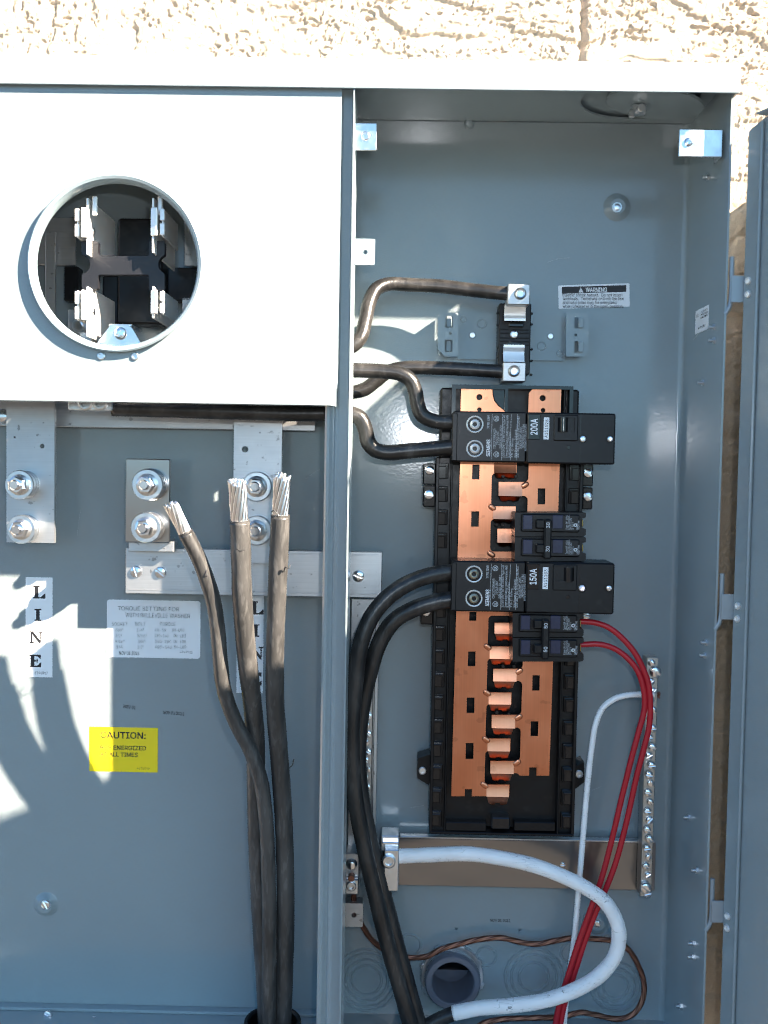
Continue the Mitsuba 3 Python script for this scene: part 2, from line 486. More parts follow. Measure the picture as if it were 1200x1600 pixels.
# galvanized brackets and tabs of the bay
br = obj('bracket', pbox(553, 192, 588.5, 235, -.128, -.126, .0006), 'zinc', cab, label='galvanized bracket at the top of the centre post')
fix('screw', SOCKET, br, 571, 213, -.128, .0042)
x0, x1, z0, z1 = rect(1061, 202, 1129, 245, -.128)
br2 = obj('bracket', cat([cbox(x0, x1, -.128, -.126, z0, z1, .0006), cbox(x1 - .002, x1, -.1259, -.108, z0, z1, .0004)]), 'zinc', cab, label='galvanized bracket at the upper right corner')
fix('screw', CROSS, br2, 1076, 222, -.128, .0042)
tab = prect(553, 373, 586, 414, -.12).buffer(-.002).buffer(.002).difference(pcirc(571, 394, .0022, -.12))
obj('tab', prism(tab, -.12, -.118), 'paint_smooth', cab, False)

# studs: weld nuts on the back and side walls
st = obj('boss', put(lathe([(0, -.006), (.008, -.006), (.0135, -.001), (.0155, 0), (0, 0)], 40), 964, 324, 0), 'paint', cab, 30)
fix('bolt', WASHER, st, 964, 324, -.006, .0055); fix('nut', SCREW, st, 964, 324, -.007, .004, 20)
st = obj('boss', put(lathe([(0, -.006), (.008, -.006), (.0125, -.001), (.0145, 0), (0, 0)], 40), 72, 1413, 0), 'paint', cab, 30)
fix('nut', SCREW, st, 72, 1413, -.006, .0056, 60)
st = obj('boss', put(lathe([(0, -.004), (.007, -.004), (.0115, -.001), (.0125, 0), (0, 0)], 40), 933, 1443, 0), 'paint', cab, 30)
fix('nut', SCREW, st, 933, 1443, -.004, .004, 40)
SIDE = mikit.ply(rot(cat([cyl(.0034, -.0018, 0, 6), cyl(.0017, -.0060, -.0018, 12, .0005)]), 90, (0, 0, 1)), 'zinc', 30)


def on_side(px, py):
    """The point of the right side wall that the photograph shows there."""
    d = RIGHT * (px - 600) + DOWN * (py - 800) + FWD * F_PX
    return CAM + d * ((XR - CAM[0]) / d[0])


for a, b in ((1107, 277), (1116, 450 / 3.4286 + 380), (1116, 532), (1099, 598), (1104, 1004), (1102, 1024), (1077, 1277), (1089, 1360), (1084, 1474), (1083, 1495), (1064, 1572)):
    p = on_side(a, b)
    obj('wall_stud', SIDE, None, cab, to_world=T().translate([XR, float(p[1]), float(p[2])]) @ T().rotate([0, 0, 1], 180))
for a, b in ((75, 1585), (147, 1594), (290, 1598)):
    fix('floor_bolt', SCREW, cab, a, b, -.02, .0045, 25)

# knockouts pressed in the back, round blanks and small dimples
for a, b, rs in ((573, 1531, (.017, .024, .031, .036)), (834, 1526, (.017, .026, .033)), (962, 1541, (.014, .021, .028)), (641, 1476, (.012,)), (893, 1489, (.012,)), (760, 1494, (.011,)), (935, 1440, (.017,))):
    obj('knockout', put(ring_relief(rs), a, b, 0), 'paint', cab, 30)

# ------------------------------------------------------------------ meter cover
mc = thing('meter_cover', 'sunlit pale grey steel meter cover with a round opening, left of the centre post', 'meter cover')
CY = -.1480
cx0, cx1 = XL, at(529, 380, CY)[0]
cz0, cz1 = at(265, 629.3, CY)[2], hz0 + .006
mcx, _, mcz = at(182, 413.5, CY)
sheet = sg.Polygon([(cx0, cz0), (cx1 - .006, cz0), (cx1 - .006, cz0), (cx1, cz0 - .0012), (cx1, cz0 + .016), (cx1 + .0012, cz0 + .022), (cx1 + .0012, cz1), (cx0, cz1)]).difference(sg.Point(mcx, mcz).buffer(.0815, 64))
obj('sheet', prism(sheet, CY, CY + .0018), 'paint', mc, False)
edge = cat([cbox(cx0, cx1 - .004, CY + .0019, CY + .02, cz0, cz0 + .0016), cbox(cx1 - .0012, cx1 + .0006, CY + .0019, -.1392, cz0 + .017, cz1)])
obj('folded_edge', edge, 'paint', mc, False)
e = -.0050
prof = [(.0815, CY + .001), (.0822, CY - .002), (.0840, CY + e + .002), (.0852, CY + e + .0006), (.0852, CY + e - .0012), (.0838, CY + e - .0022), (.0812, CY + e - .0012), (.0800, CY + e + .001), (.0788, CY - .001), (.0784, CY + .003), (.0790, CY + .005), (.0800, CY + .004), (.0815, CY + .001)]
m = lathe(prof, 96); m.apply_translation([mcx, 0, mcz])
obj('meter_ring', m, 'paint_smooth', mc, 40)
for a, b in ((158.5, 556.5), (211, 557)):
    fix('screw', SOCKET, mc, a, b, CY, .0038)

# ------------------------------------------------------------------ the open door on the right
door = thing('cabinet_door', 'grey steel cabinet door swung open beyond the right edge of the breaker bay', 'cabinet door')
DL, DA = .62, math.radians(114)                       # leaf width, opening angle: unseen, set for the shadow the leaf casts
dz0, dz1 = ZB + .01, at(1168, 195, -.146)[2]
hx_, hy_ = at(1164, 400, -.146)[0], -.146
ux, uy = -math.cos(DA), -math.sin(DA)                 # along the leaf, away from the hinge
ix, iy = -math.sin(DA), math.cos(DA)                  # the leaf's inner side


def dpt(a, b, z):
    """A point a along the leaf, b towards its inner side."""
    return [hx_ + ux * a + ix * b, hy_ + uy * a + iy * b, z]


def door_box(a0, a1, b0, b1, z0, z1, b=0.0):
    m = cbox(a0, a1, b0, b1, z0, z1, b)
    v = m.vertices.copy()
    m.vertices = np.stack([hx_ + ux * v[:, 0] + ix * v[:, 1], hy_ + uy * v[:, 0] + iy * v[:, 1], v[:, 2]], 1)
    m.fix_normals()
    return m


STILE = .0185
DS, DZ2 = .305, .190                                   # made-up notch in the unseen top edge beyond DS, lets the sun through
leaf = trimesh.creation.extrude_polygon(sg.Polygon([(0, dz0 + .012), (STILE, dz0), (DL, dz0), (DL, dz1 - .01), (.50, dz1 - .01), (DS, DZ2), (DS, dz1 + .001), (STILE + .004, dz1 + .001), (STILE, dz1), (0, dz1 - .006)]), .0016, engine='earcut')
v = leaf.vertices.copy()
leaf.vertices = np.stack([hx_ + ux * v[:, 0] + ix * (v[:, 2] - .0016), hy_ + uy * v[:, 0] + iy * (v[:, 2] - .0016), v[:, 1]], 1); leaf.fix_normals()
obj('leaf', leaf, 'paint', door, False)
obj('stiffener', door_box(STILE, STILE + .003, .0001, .004, dz0 + .002, dz1 - .002, .0012), 'paint', door)
obj('inner_pan', door_box(STILE + .006, DS - .02, .0004, .002, dz0 + .004, dz1 - .002, .0006), 'paint', door)
obj('top_fold', door_box(STILE + .004, DS, .0003, .012, dz1 + .0014, dz1 + .003), 'paint', door, False)
rv = T().rotate([0, 0, 1], math.degrees(math.atan2(-ix, iy)) + 180)
for (ya, yb, r0, r1) in ((400, 490, 441, 462), (897, 985, 945, 965), (1376, 1458, 1426, 1444.5)):
    hz = lambda py: at(1150, py, -.143)[2]
    hg = obj('hinge', cat([cbox(at(1141.0, 440, -.142)[0], at(1146.5, 440, -.142)[0] + .0005, -.1425, -.1375, hz(yb - 8), hz(ya), .0015),
                           cbox(at(1143.5, 440, -.146)[0], hx_ + .004, -.1452, -.1437, hz(yb - 20) + .0, hz(ya + 30), .0004)]) if False else
             cat([tube(spline([[XR + .006, -.139, hz(ya)], [XR + .006, -.139, hz(yb - 22)], [XR + .0045, -.139, hz(yb - 10)], [XR + .001, -.138, hz(yb)]], 6), .0024, 12),
                  cbox(XR + .0045, hx_ + .003, -.1452, -.1437, hz(yb - 17), hz(ya + 31), .0004)]), 'hinge_plate', door)
    for k, py in enumerate((r0, r1)):
        p = dpt(.0062, .0002, hz(py))
        obj('rivet', RIVET, None, hg, to_world=T().translate(p) @ rv @ T().scale(.0036))

# ------------------------------------------------------------------ the camera's flash, whose glints the paint, screws and rivets of the photograph show
fl = thing('camera_flash', 'small flash lamp of the camera, outside the view', 'flash')
FX, FZ = .045, .075
obj('housing', cbox(FX - .02, FX + .02, -1.165, -1.1402, FZ - .013, FZ + .013, .003), 'black_plastic', fl)
scene[fl + '__lamp'] = mikit.ply(trimesh.Trimesh([[FX - .010, -1.14, FZ - .006], [FX + .010, -1.14, FZ - .006], [FX + .010, -1.14, FZ + .006], [FX - .010, -1.14, FZ + .006]], [[0, 2, 1], [0, 3, 2]], process=False), 'black_plastic', False,
                                 emitter={'type': 'area', 'radiance': {'type': 'rgb', 'value': [210, 217, 228]}})

# ------------------------------------------------------------------ meter socket behind the round opening
ms = thing('meter_socket', 'meter socket with four bright jaws and a black cross piece inside the round opening', 'meter socket')
hp = unary_union([poly([(127, 376), (153, 376), (153, 452), (128, 452)], -.124), poly([(150, 400), (236, 400), (236, 429), (150, 429)], -.124), poly([(233, 376), (257, 376), (257, 455), (233, 455)], -.124),
                  poly([(150, 394), (158, 400), (150, 402)], -.124)])
hp = hp.difference(pcirc(126, 413, .0095, -.124)).difference(pcirc(262, 413, .0095, -.124))
hp = fillet(hp, .0022)
scene['cross_black'] = two(bump(principled((.009, .0095, .012), .45, specular=.5), lambda p, n, uv: noise(p.x * 900, p.y * 900, p.z * 900) * 1.5e-4))
obj('cross_piece', prism(hp, -.124, -.116), 'cross_black', ms, False)
for q in ((184, 341, 254, 506, -.040, -.012, .002), (262, 418, 320, 470, -.03, -.012, .001), (100, 416, 122, 470, -.03, -.012, .001), (160, 430, 186, 506, -.030, -.012, .002)):
    obj('socket_block', pbox(*q), 'black_plastic', ms)


def jaw(cx, y0, y1, side, tab):
    """Two facing blades of a jaw, lips flared to the front, on a bus that runs back to the wall."""
    parts = []
    z0, z1 = at(cx, y1, -.140)[2], at(cx, y0, -.140)[2]
    x = at(cx, y0, -.140)[0]
    a = cbox(x - .001, x + .001, -.137, -.041, z0 - (.016 if tab or side > 0 else .004), z1 + (.010 if tab else .004), .0003)
    lipm = cbox(-.0036, .0036, -.0015, .0015, z0, z1, .0006); lipm = rot(lipm, 24 * side, (0, 0, 1)); lipm.apply_translation([x - side * .0018, -.139, 0])
    zm = (z0 + z1) / 2
    l2 = []
    for u, w in ((z0 + .001, zm - .0013), (zm + .0013, z1 - .001)):
        b = cbox(-.0024, .0024, -.0012, .0012, u, w, .0005); b.apply_translation([x + side * -.0095, -.138, 0]); l2.append(b)
    l2.append(cbox(x - side * .0095 - .0008, x - side * .0095 + .0008, -.137, -.07, z0, z1, .0003))
    k = obj('jaw', cat([a, lipm]), 'tin', ms)
    obj('spring_blade', cat(l2), 'tin', k)
    obj('jaw_screw', SCREW, None, k, to_world=T().translate([x + .001, -.120, float(zm - .004)]) @ T().rotate([0, 0, 1], 90) @ T().scale(.0035))
    if tab:
        obj('tab', cbox(x + .0035, x + .0085, -.1335, -.1315, z1 - .006, z1 + .013, .0009), 'tin', k)


jaw(135, 324, 371, 1, True); jaw(238, 324, 368, -1, True); jaw(135, 453, 500, 1, False); jaw(238, 453, 490, -1, False)
p = at(136, 520, -.1); obj('bus_foot', cat([cbox(p[0] - .006, p[0] + .006, -.105, -.03, p[2] - .014, p[2] + .0, .0008)]), 'tin', ms)
obj('side_rail', cat([pbox(70, 361, 86, 520, -.03, -.026, .0006)]), 'aluminium', ms)
for q in ((30, 340, 118, 414, -.022, -.019, .0005), (288, 340, 345, 416, -.022, -.019, .0005), (284, 465, 345, 560, -.03, -.027, .0005)):
    obj('cross_rail', pbox(*q), 'aluminium', ms)
for a, b, c, d in ((86, 363, 117, 364), (60, 385, 118, 386), (60, 398, 118, 399), (289, 363, 320, 364), (289, 385, 320, 386)):
    obj('scribed_line', pbox(a, b, c, d, -.0226, -.0218), 'aluminium', ms, False)
fo = obj('mount_foot', pbox(106, 484, 150, 540, -.05, -.046, .0006), 'aluminium', ms)
fix('washer', WASHER, fo, 125, 509, -.051, .0085); fix('bolt', SCREW, fo, 125, 509, -.053, .0055, 30)
br3 = poly([(172, 509), (200, 509), (206, 512), (222, 540), (222, 552), (150, 552), (150, 538)], -.118)
k = obj('ground_bracket', cat([prism(br3, -.118, -.1164), pbox(170, 506, 206, 510, -.118, -.08, .0005)]), 'zinc', ms)
fix('screw', CROSS, k, 188.5, 521, -.1182, .0062, 30)

# ------------------------------------------------------------------ left compartment: bus bars, bolts and labels
def rail(name, mesh, label, cat_, mat='aluminium', group=None, smooth=False):
    k = thing(name, label, cat_, group); obj('bar', mesh, mat, k, smooth); return k


sup = rail('support_rail', pbox(-60, 606, 493, 669, -.022, -.019, .0006), 'pale metal rail running level below the meter cover, behind the upright bars', 'rail')
fix('screw', SCREW, sup, 4, 650, -.022, .0075)
lg = thing('cable_lug', 'metal lug with two screws under the lower edge of the meter cover', 'cable lug')
obj('body', pbox(106, 600, 176, 641, -.10, -.075, .0012), 'zinc', lg)
fix('screw', SOCKET, lg, 134, 630, -.1, .0075); fix('screw', SOCKET, lg, 157, 630, -.1, .0075)


def bolt_stack(parent, px, py, y0, n_base, r_front, r_base=None):
    """Stud, nut, spring washers: measured at the base plate, stacked towards the viewer along -y."""
    b = at(px, py, y0)
    def tr(y): return T().translate([float(b[0]), y, float(b[2])])
    y = y0
    k = obj('bolt', None or {**mikit.ply(cyl(.0042, -.0, .0, 6) if False else cat([cyl(.0054, -.0185 - .0036 * n_base, 0, 24, .0012)]), 'bright_zinc', 30)}, None, parent, to_world=tr(y0))
    for i in range(n_base):
        r = (r_base or r_front) * (1 - .03 * (i % 2))
        obj('washer', WASHER, None, k, to_world=tr(y) @ T().scale([r, .0036 / .2, r])); y -= .0036
    obj('washer', WASHER, None, k, to_world=tr(y) @ T().scale([r_front, .0028 / .2, r_front])); y -= .0028
    obj('washer', mikit.ply(lathe([(.4, 0), (.4, -.16), (.6, -.16), (1, 0), (.4, 0)], 36), 'zinc', 30), None, k, to_world=tr(y) @ T().scale([r_front * .72, .003 / .16, r_front * .72])); y -= .002
    obj('nut', mikit.ply(hexa(.0094, -.0085, 0), 'bright_zinc', 25), None, k, to_world=tr(y) @ T().rotate([0, 1, 0], random.Random(px + py).uniform(0, 60)))
    return k


bb = rail('bus_bar', prism(prect(10, 560, 85, 848, -.050).difference(pcirc(66, 697, .0024, -.05)).difference(pcirc(23, 683, .001, -.05)), -.050, -.044), 'upright metal bus bar at the left edge of the picture, two large bolts on it', 'bus bar', group=None)
bolt_stack(bb, 41, 757, -.050, 5, .0155, .0148); bolt_stack(bb, 40, 826, -.050, 3, .0155)
lp = rail('lug_plate', cat([pbox(196, 717, 265.5, 848, -.06, -.056, .001), pbox(196.5, 842, 265, 848, -.0559, -.03)]), 'dark mirror bright plate with two large bolts, left of the stripped cables', 'lug plate', 'steel_dark')
obj('foot', pbox(201, 846, 271, 862, -.05, -.03, .0006), 'aluminium', lp)
bolt_stack(lp, 236, 757, -.060, 4, .0165, .0172); bolt_stack(lp, 234, 823, -.060, 4, .0162)
rb = rail('bus_bar', prism(prect(365, 560, 440, 880, -.052).difference(pcirc(383, 702, .0034, -.052)), -.052, -.046), 'upright metal bus bar behind the bare cable ends', 'bus bar')
bolt_stack(rb, 403, 760, -.052, 2, .0158); bolt_stack(rb, 403, 828, -.052, 2, .0158)

nb = rail('neutral_bar', cat([pbox(196, 859, 597, 931, -.036, -.030, .0008)]), 'level metal bar crossing behind the cables and the centre post', 'neutral bar')
for a, b, s in ((213, 893, 70), (251, 894, 40), (560, 900, 20)):
    fix('screw', SCREW, nb, a, b, -.036, .0064, s)
for y0, y1, dy in ((863, 865.5, 0), (924, 926, 0)):
    obj('pressed_line', pbox(200, y0, 592, y1, -.0366, -.0355, .0002), 'aluminium', nb, False)


# ------------------------------------------------------------------ lettering
def text(s, h, bold=False):
    m = meshkit.text_mesh(s, h, .00015, bold)
    return m


def lettering(lines, y, ang=0):
    """(text, px of the left end, py of the base line, height px, width px or None, bold): printed letters as thin raised meshes on the plane y."""
    out = []
    for s, px, py, hpx, wpx, bold in lines:
        sc = 1 / F_PX * (y - CAM[1])
        m = text(s, hpx * sc, bold)
        w = m.bounds[1][0] - m.bounds[0][0]
        m.apply_translation([-m.bounds[0][0], 0, 0])
        if wpx: m.apply_scale([wpx * sc / w, 1, 1])
        v = m.vertices.copy()
        c, sn = math.cos(math.radians(ang)), math.sin(math.radians(ang))
        p = at(px, py, y)
        m.vertices = np.stack([p[0] + v[:, 0] * c - v[:, 1] * sn, y - v[:, 2] * 1.0, p[2] + v[:, 0] * sn + v[:, 1] * c], 1)
        out.append(m)
    return cat(out)


def serif(ch, h):
    """Bold slab-serif capitals for the two tall labels, as shapely shapes with the origin bottom left."""
    t, s = .30 * h, .11 * h
    b = lambda x0, z0, x1, z1: sg.box(x0, z0, x1, z1)
    if ch == 'L': g = [b(.1 * h, 0, .1 * h + t, h), b(0, 0, .95 * h, s), b(0, h - s, .52 * h, h), sg.Polygon([(.95 * h, 0), (.95 * h, .38 * h), (.88 * h, .38 * h), (.6 * h, s), (.6 * h, 0)])]
    elif ch == 'I': g = [b(.13 * h, 0, .13 * h + t, h), b(0, 0, .56 * h, s), b(0, h - s, .56 * h, h)]
    elif ch == 'N': g = [b(.12 * h, 0, .22 * h, h), b(.85 * h, 0, .95 * h, h), sg.Polygon([(.0, h), (.3 * h, h), (.95 * h, .16 * h), (.95 * h, 0), (.82 * h, 0), (.1 * h, .9 * h)]), b(0, 0, .36 * h, s), b(.7 * h, h - s, 1.08 * h, h)]
    else: g = [b(.1 * h, 0, .1 * h + t, h), b(0, 0, .95 * h, s), b(0, h - s, .93 * h, h), b(.3 * h, .45 * h, .66 * h, .56 * h), b(.6 * h, .34 * h, .68 * h, .67 * h), sg.Polygon([(.95 * h, 0), (.95 * h, .36 * h), (.88 * h, .36 * h), (.64 * h, s), (.64 * h, 0)]), sg.Polygon([(.93 * h, h), (.93 * h, .68 * h), (.86 * h, .68 * h), (.64 * h, h - s), (.64 * h, h)])]
    return unary_union(g)


def letters(seq, y):
    out = []
    for ch, px, py, hpx in seq:
        h = hpx / F_PX * (y - CAM[1]); p = at(px, py, y)
        out.append(prism(affinity.translate(serif(ch, h), p[0], p[2]), y - .00015, y))
    return cat(out)


LY = -.0004                                    # front of the stickers on the back sheet
k = thing('line_label', 'white label with tall serif letters LINE under the left bus bar', 'label')
obj('paper', pbox(40, 902, 82, 1058, LY, -.00005), 'label_white', k, False)
obj('letters', letters((('L', 52, 935, 20), ('I', 54, 970, 19), ('N', 46, 1005, 19), ('E', 46, 1042, 19.5)), LY), 'ink', k, False)
obj('small_print', lettering((('4T49907', 54, 1053.5, 4.2, 21, False),), LY), 'ink', k, False)
k = thing('line_label', 'white label with tall serif letters LINE half hidden behind the middle cable', 'label')
obj('paper', pbox(370, 931, 411.5, 1083, LY, -.00005), 'label_white', k, False)
obj('letters', letters((('L', 392, 960, 21), ('I', 394, 995, 20), ('N', 390, 1030, 20), ('E', 389, 1071, 21)), LY), 'ink', k, False)
k = thing('torque_label', 'white label headed TORQUE SETTING FOR, with a small table, below the level bar', 'label')
obj('paper', prism(prect(167, 938, 313, 1028, LY).buffer(-.003).buffer(.003), LY, -.00005), 'label_white', k, False)
obj('print', lettering((('TORQUE SETTING FOR', 184, 953.5, 6.6, 97, False), ('WITH BELLEVILLE WASHER', 196, 964, 6.8, 102, False),
                        ('SOCKET', 174.5, 977.5, 5.2, 25, False), ('BOLT', 211, 977.5, 5.2, 17, False), ('TORQUE', 249.5, 977.5, 5.2, 25, False),
                        ('3/8"', 180.5, 986.5, 4.6, 12, False), ('1/4"', 214, 986.5, 4.6, 11, False), ('40-50', 241.5, 986.5, 4.6, 18, False), ('IN-LBS', 268.5, 986.5, 4.6, 20, False),
                        ('1/2"', 180.5, 995.5, 4.6, 10, False), ('5/16"', 214.5, 995.5, 4.6, 15, False), ('130-140', 241.5, 995.5, 4.6, 22, False), ('IN-LBS', 271, 995.5, 4.6, 20, False),
                        ('9/16"', 180.5, 1004.5, 4.6, 14, False), ('3/8"', 215, 1004.5, 4.6, 12, False), ('240-280', 242, 1004.5, 4.6, 26, False), ('IN-LBS', 271, 1004.5, 4.6, 20, False),
                        ('3/4', 181, 1013, 4.6, 11, False), ('1/2"', 215, 1013, 4.6, 10, False), ('490-540', 242, 1013, 4.6, 27, False), ('IN-LBS', 271.5, 1013, 4.6, 20, False),
                        ('4T49922', 281, 1020.5, 3.8, 20, False)), LY), 'ink_faint', k, False)
obj('stamp', lettering((('NOV 01 2011', 186, 1023, 5.6, 32, True),), LY), 'ink', k, False)
k = thing('caution_label', 'yellow caution label with black words on the back of the left compartment', 'label')
obj('paper', pbox(139.5, 1136.5, 246.5, 1206, LY, -.00005), 'label_yellow', k, False)
obj('print', lettering((('CAUTION:', 157, 1153, 10, 72, True), ('BUS ENERGIZED', 156.5, 1171, 6.6, 73, True), ('AT ALL TIMES', 156.5, 1181.5, 6.6, 60, True), ('4970240', 214, 1202, 3.4, 20, False)), LY), 'ink', k, False)
obj('date_stamp', lettering((('NOV 01', 193, 1106, 5, 19, True),), -.0001, -6), 'ink', cab, False)
obj('date_stamp', lettering((('NOV 01 2011', 255, 1115.5, 5, 33, True),), -.0001, -3), 'ink', cab, False)
obj('date_stamp', lettering((('NOV 01 2011', 766, 1440, 4.4, 32, True),), -.0001, 0), 'ink', cab, False)
k = thing('warning_label', 'white warning label with a black heading, on the back sheet right of the terminal block', 'label')
wp = poly([(872, 446), (983.5, 442.5), (984, 479), (873, 482.5)], LY)
obj('paper', prism(wp.buffer(-.001).buffer(.001), LY, -.00005), 'label_white', k, False)
obj('heading_band', prism(poly([(878, 448.5), (978.5, 445.4), (978.5, 456), (878, 459)], LY - .00012), LY - .00012, LY), 'ink', k, False)
obj('heading', lettering((('WARNING', 915, 456.2, 6.6, 33, True),), LY - .00012, .9), 'print_bright', k, False)
tri = poly([(904, 457), (911.6, 456.8), (907.6, 449.2)], LY - .0002)
obj('triangle', prism(tri.difference(poly([(907.2, 451.6), (908.3, 451.6), (908.1, 455), (907.4, 455)], LY - .0002)), LY - .00027, LY - .00012), 'print_bright', k, False)
obj('print', lettering((('Electric shock hazard.  Do not touch', 879, 463.2, 4.6, 92, True), ('terminals.  Terminals on both the line', 879, 469, 4.6, 94.5, True), ('and load sides may be energized', 879, 475, 4.6, 83, True), ('when breaker is in the open position.', 879, 481, 4.6, 94, True)), LY, .9), 'ink', k, False)
# rating sticker on the side wall
k = thing('rating_label', 'small white rating label on the right side wall', 'label')
q = [on_side(a, b) for a, b in ((1087.5, 485.5), (1108, 477), (1107, 514), (1087, 522))]
y0, y1 = q[0][1], q[1][1]; zt, zb = (q[0][2] + q[1][2]) / 2, (q[2][2] + q[3][2]) / 2
obj('paper', cbox(XR - .0004, XR - .00005, min(y0, y1), max(y0, y1), zb, zt), 'label_white', k, False)


def side_text(s, fy, fz, h, w):
    m = text(s, h); m.apply_translation([-m.bounds[0][0], 0, 0]); m.apply_scale([w / (m.bounds[1][0] - m.bounds[0][0]), 1, 1])
    v = m.vertices.copy()
    ya, yb = max(y0, y1), min(y0, y1)
    m.vertices = np.stack([XR - .0004 - v[:, 2], ya + (yb - ya) * fy - v[:, 0], zb + (zt - zb) * fz + v[:, 1]], 1)
    m.invert(); return m


wd = abs(y1 - y0); hh = zt - zb
obj('print', cat([side_text('LISTED', .50, .80, .08 * hh, wd * .42), side_text('ENCLOSED', .42, .68, .08 * hh, wd * .52), side_text('PANELBOARD', .40, .56, .08 * hh, wd * .54), side_text('No. CO-20877', .25, .16, .09 * hh, wd * .55), side_text('UL', .10, .70, .14 * hh, wd * .16)]), 'ink', k, False)

# ------------------------------------------------------------------ terminal block and its mounting plate
mp = thing('mounting_plate', 'grey mounting plate with slotted ends behind the two-lug terminal block', 'mounting plate')
wing = prect(715, 490, 884, 562.5, -.004).buffer(-.002).buffer(.002)
for a, b, r in ((724, 499, .003), (753, 506, .0047), (846, 541, .0045), (874, 552, .003)):
    k = None
obj('sheet', prism(wing, -.004, -.0002), 'paint', mp, False)
for a, b, r in ((724, 499, .003), (753, 506, .0047), (846, 541, .0045), (874, 552, .003)):
    obj('blank', put(ring_relief((r,), .0004, .0005), a, b, -.004), 'paint', mp, 30)
fix('nut', SOCKET, mp, 738, 524, -.004, .0034, label=None); fix('nut', SOCKET, mp, 860, 525.5, -.004, .0034)
for pts, slots, hole in (([(684, 497), (690, 489), (716, 489), (716, 557), (695, 557), (684, 545)], ((695.5, 493, 707.5, 512), (695, 531, 707, 550)), (703.5, 521)),
                         ([(884.5, 489), (915, 489), (919.5, 497), (919.5, 547), (912, 557), (884.5, 557)], ((897.5, 495.5, 903, 513), (897.5, 533, 903, 551)), (899.5, 523.5))):
    yf = -.020
    s = poly(pts, yf)
    for q in slots: s = s.difference(prect(*q, yf))
    s = s.difference(pcirc(*hole, .0016, yf))
    e = obj('end_bracket', cat([prism(s, yf, yf + .0018), pbox(pts[0][0] + 2, 492, pts[0][0] + 4, 553, yf + .0019, -.003, .0003)]), 'paint', mp, 20)
    for q in slots:
        x = q[2] - 1 if pts[0][0] < 800 else q[2] + 1
        obj('spring_tongue', cat([pbox(x, q[1] + 1, x + 8, q[3] - 1, yf - .003, yf - .0015, .0005)]) if pts[0][0] > 800 else pbox(x - 9, q[1] + 1, x - 1, q[3] - 1, yf + .006, yf + .0075, .0005), 'paint', e)
tb = thing('terminal_block', 'black two-lug terminal block screwed on the grey mounting plate above the breakers', 'terminal block')
yb0 = -.03
base_pl = pbox(779, 474, 829, 585, yb0, -.0045, .001)
obj('base', base_pl, 'black_plastic', tb)
for z in (514, 519.5, 527, 532.5, 538):
    obj('rib', pbox(781, z, 827, z + 1.6, yb0 - .0016, yb0 + .001, .0003), 'black_plastic', tb)
for a, b in ((776, 487), (776, 506), (776, 542), (776, 556), (829, 488), (829, 505), (829, 544), (829, 562), (828, 584)):
    obj('lug_nib', pbox(a, b, a + 4, b + 3, -.026, -.02, .0006), 'black_plastic', tb)
for a, b, c, d in ((795, 503, 819, 511), (791, 534, 815, 541)):
    obj('clip', pbox(a, b, c, d, yb0 - .005, yb0 + .002, .001), 'black_gloss', tb)
fix('screw', CROSS, tb, 803, 523, yb0 - .002, .0046, 35)
for (a, b, c, d, sa, sb, pl) in ((793.5, 443.5, 828, 476, 813, 459, (788, 477, 821.5, 501.5)), (786, 566, 821.5, 596, 803, 580, (786.5, 539, 819.5, 565.5))):
    lug = bool_sub(pbox(a, b, c, d, -.062, -.034, .0008), put(cyl(.0066, -.001, .002, 32), sa, sb, -.062))
    k = obj('lug', lug, 'aluminium', tb, 20)
    obj('set_screw', put(lathe([(0, -.0008), (.0034, -.0008), (.0037, -.0034), (.0046, -.0038), (.0058, -.0022), (.006, .0005), (0, .0005)], 32), sa, sb, -.062), 'zinc', k)
    up = b < 500
    pts = [(-.0475, 0), (-.0475, .0), (-.044, .4), (-.0435, .62), (-.047, .85), (-.047, 1.0)] if up else [(-.047, 0), (-.047, .15), (-.0435, .38), (-.044, .6), (-.0475, 1), (-.0475, 1)]
    x0, x1, z0, z1 = rect(*pl, -.046)
    prof = [(y, z1 + (z0 - z1) * f) for y, f in pts]
    pg = sg.Polygon(prof + [(y + .0016, z) for y, z in prof[::-1]]).buffer(.0001)
    m = trimesh.creation.extrude_polygon(pg, x1 - x0, engine='earcut'); v = m.vertices.copy(); m.vertices = np.stack([x0 + v[:, 2], v[:, 0], v[:, 1]], 1)
    obj('tang', m, 'tin', k, 35)

# ------------------------------------------------------------------ bus assembly: black base, two interleaved copper bars
bs = thing('bus_assembly', 'black plastic breaker base with two interleaved copper bus bars', 'bus assembly')
YBASE, YCU = -.030, -.052


def skew(px, py):
    """Measured along the base, whose long sides stand upright."""
    return px


bx0, bx1 = at(676, 1000, -.045)[0], at(904, 1000, -.045)[0]
zt_, zb_ = at(790, 716, -.045)[2], at(785, 1301, -.045)[2]
obj('base_plate', cbox(bx0 + .004, bx1 - .004, -.034, -.006, zb_ + .001, at(800, 606, -.045)[2], .002), 'black_plastic', bs)
frame = prect(706, 602, 895.5, 650, -.056).difference(prect(712, 608, 789, 650, -.056)).difference(prect(793.5, 608, 890, 650, -.056))
obj('end_frame', prism(frame, -.056, -.02), 'black_gloss', bs, False)
obj('end_divider', pbox(866 + 15, 607, 884, 648, -.053, -.02, .0008), 'black_plastic', bs)
xl0, xl1 = bx0, at(705, 850, -.045)[0]
xr0, xr1 = at(880, 850, -.045)[0], bx1
for x0, x1, nm in ((xl0, xl0 + .0035, 0), (xl1 - .002, xl1, 0), (xr0, xr0 + .002, 0), (xr1 - .0035, xr1, 0)):
    obj('side_rib', cbox(x0, x1, -.048, -.02, zb_, zt_, .0006), 'black_plastic', bs)
obj('side_deck', cbox(xl0 + .0036, xl1 - .0021, -.040, -.02, zb_ + .001, zt_ - .001), 'black_plastic', bs)
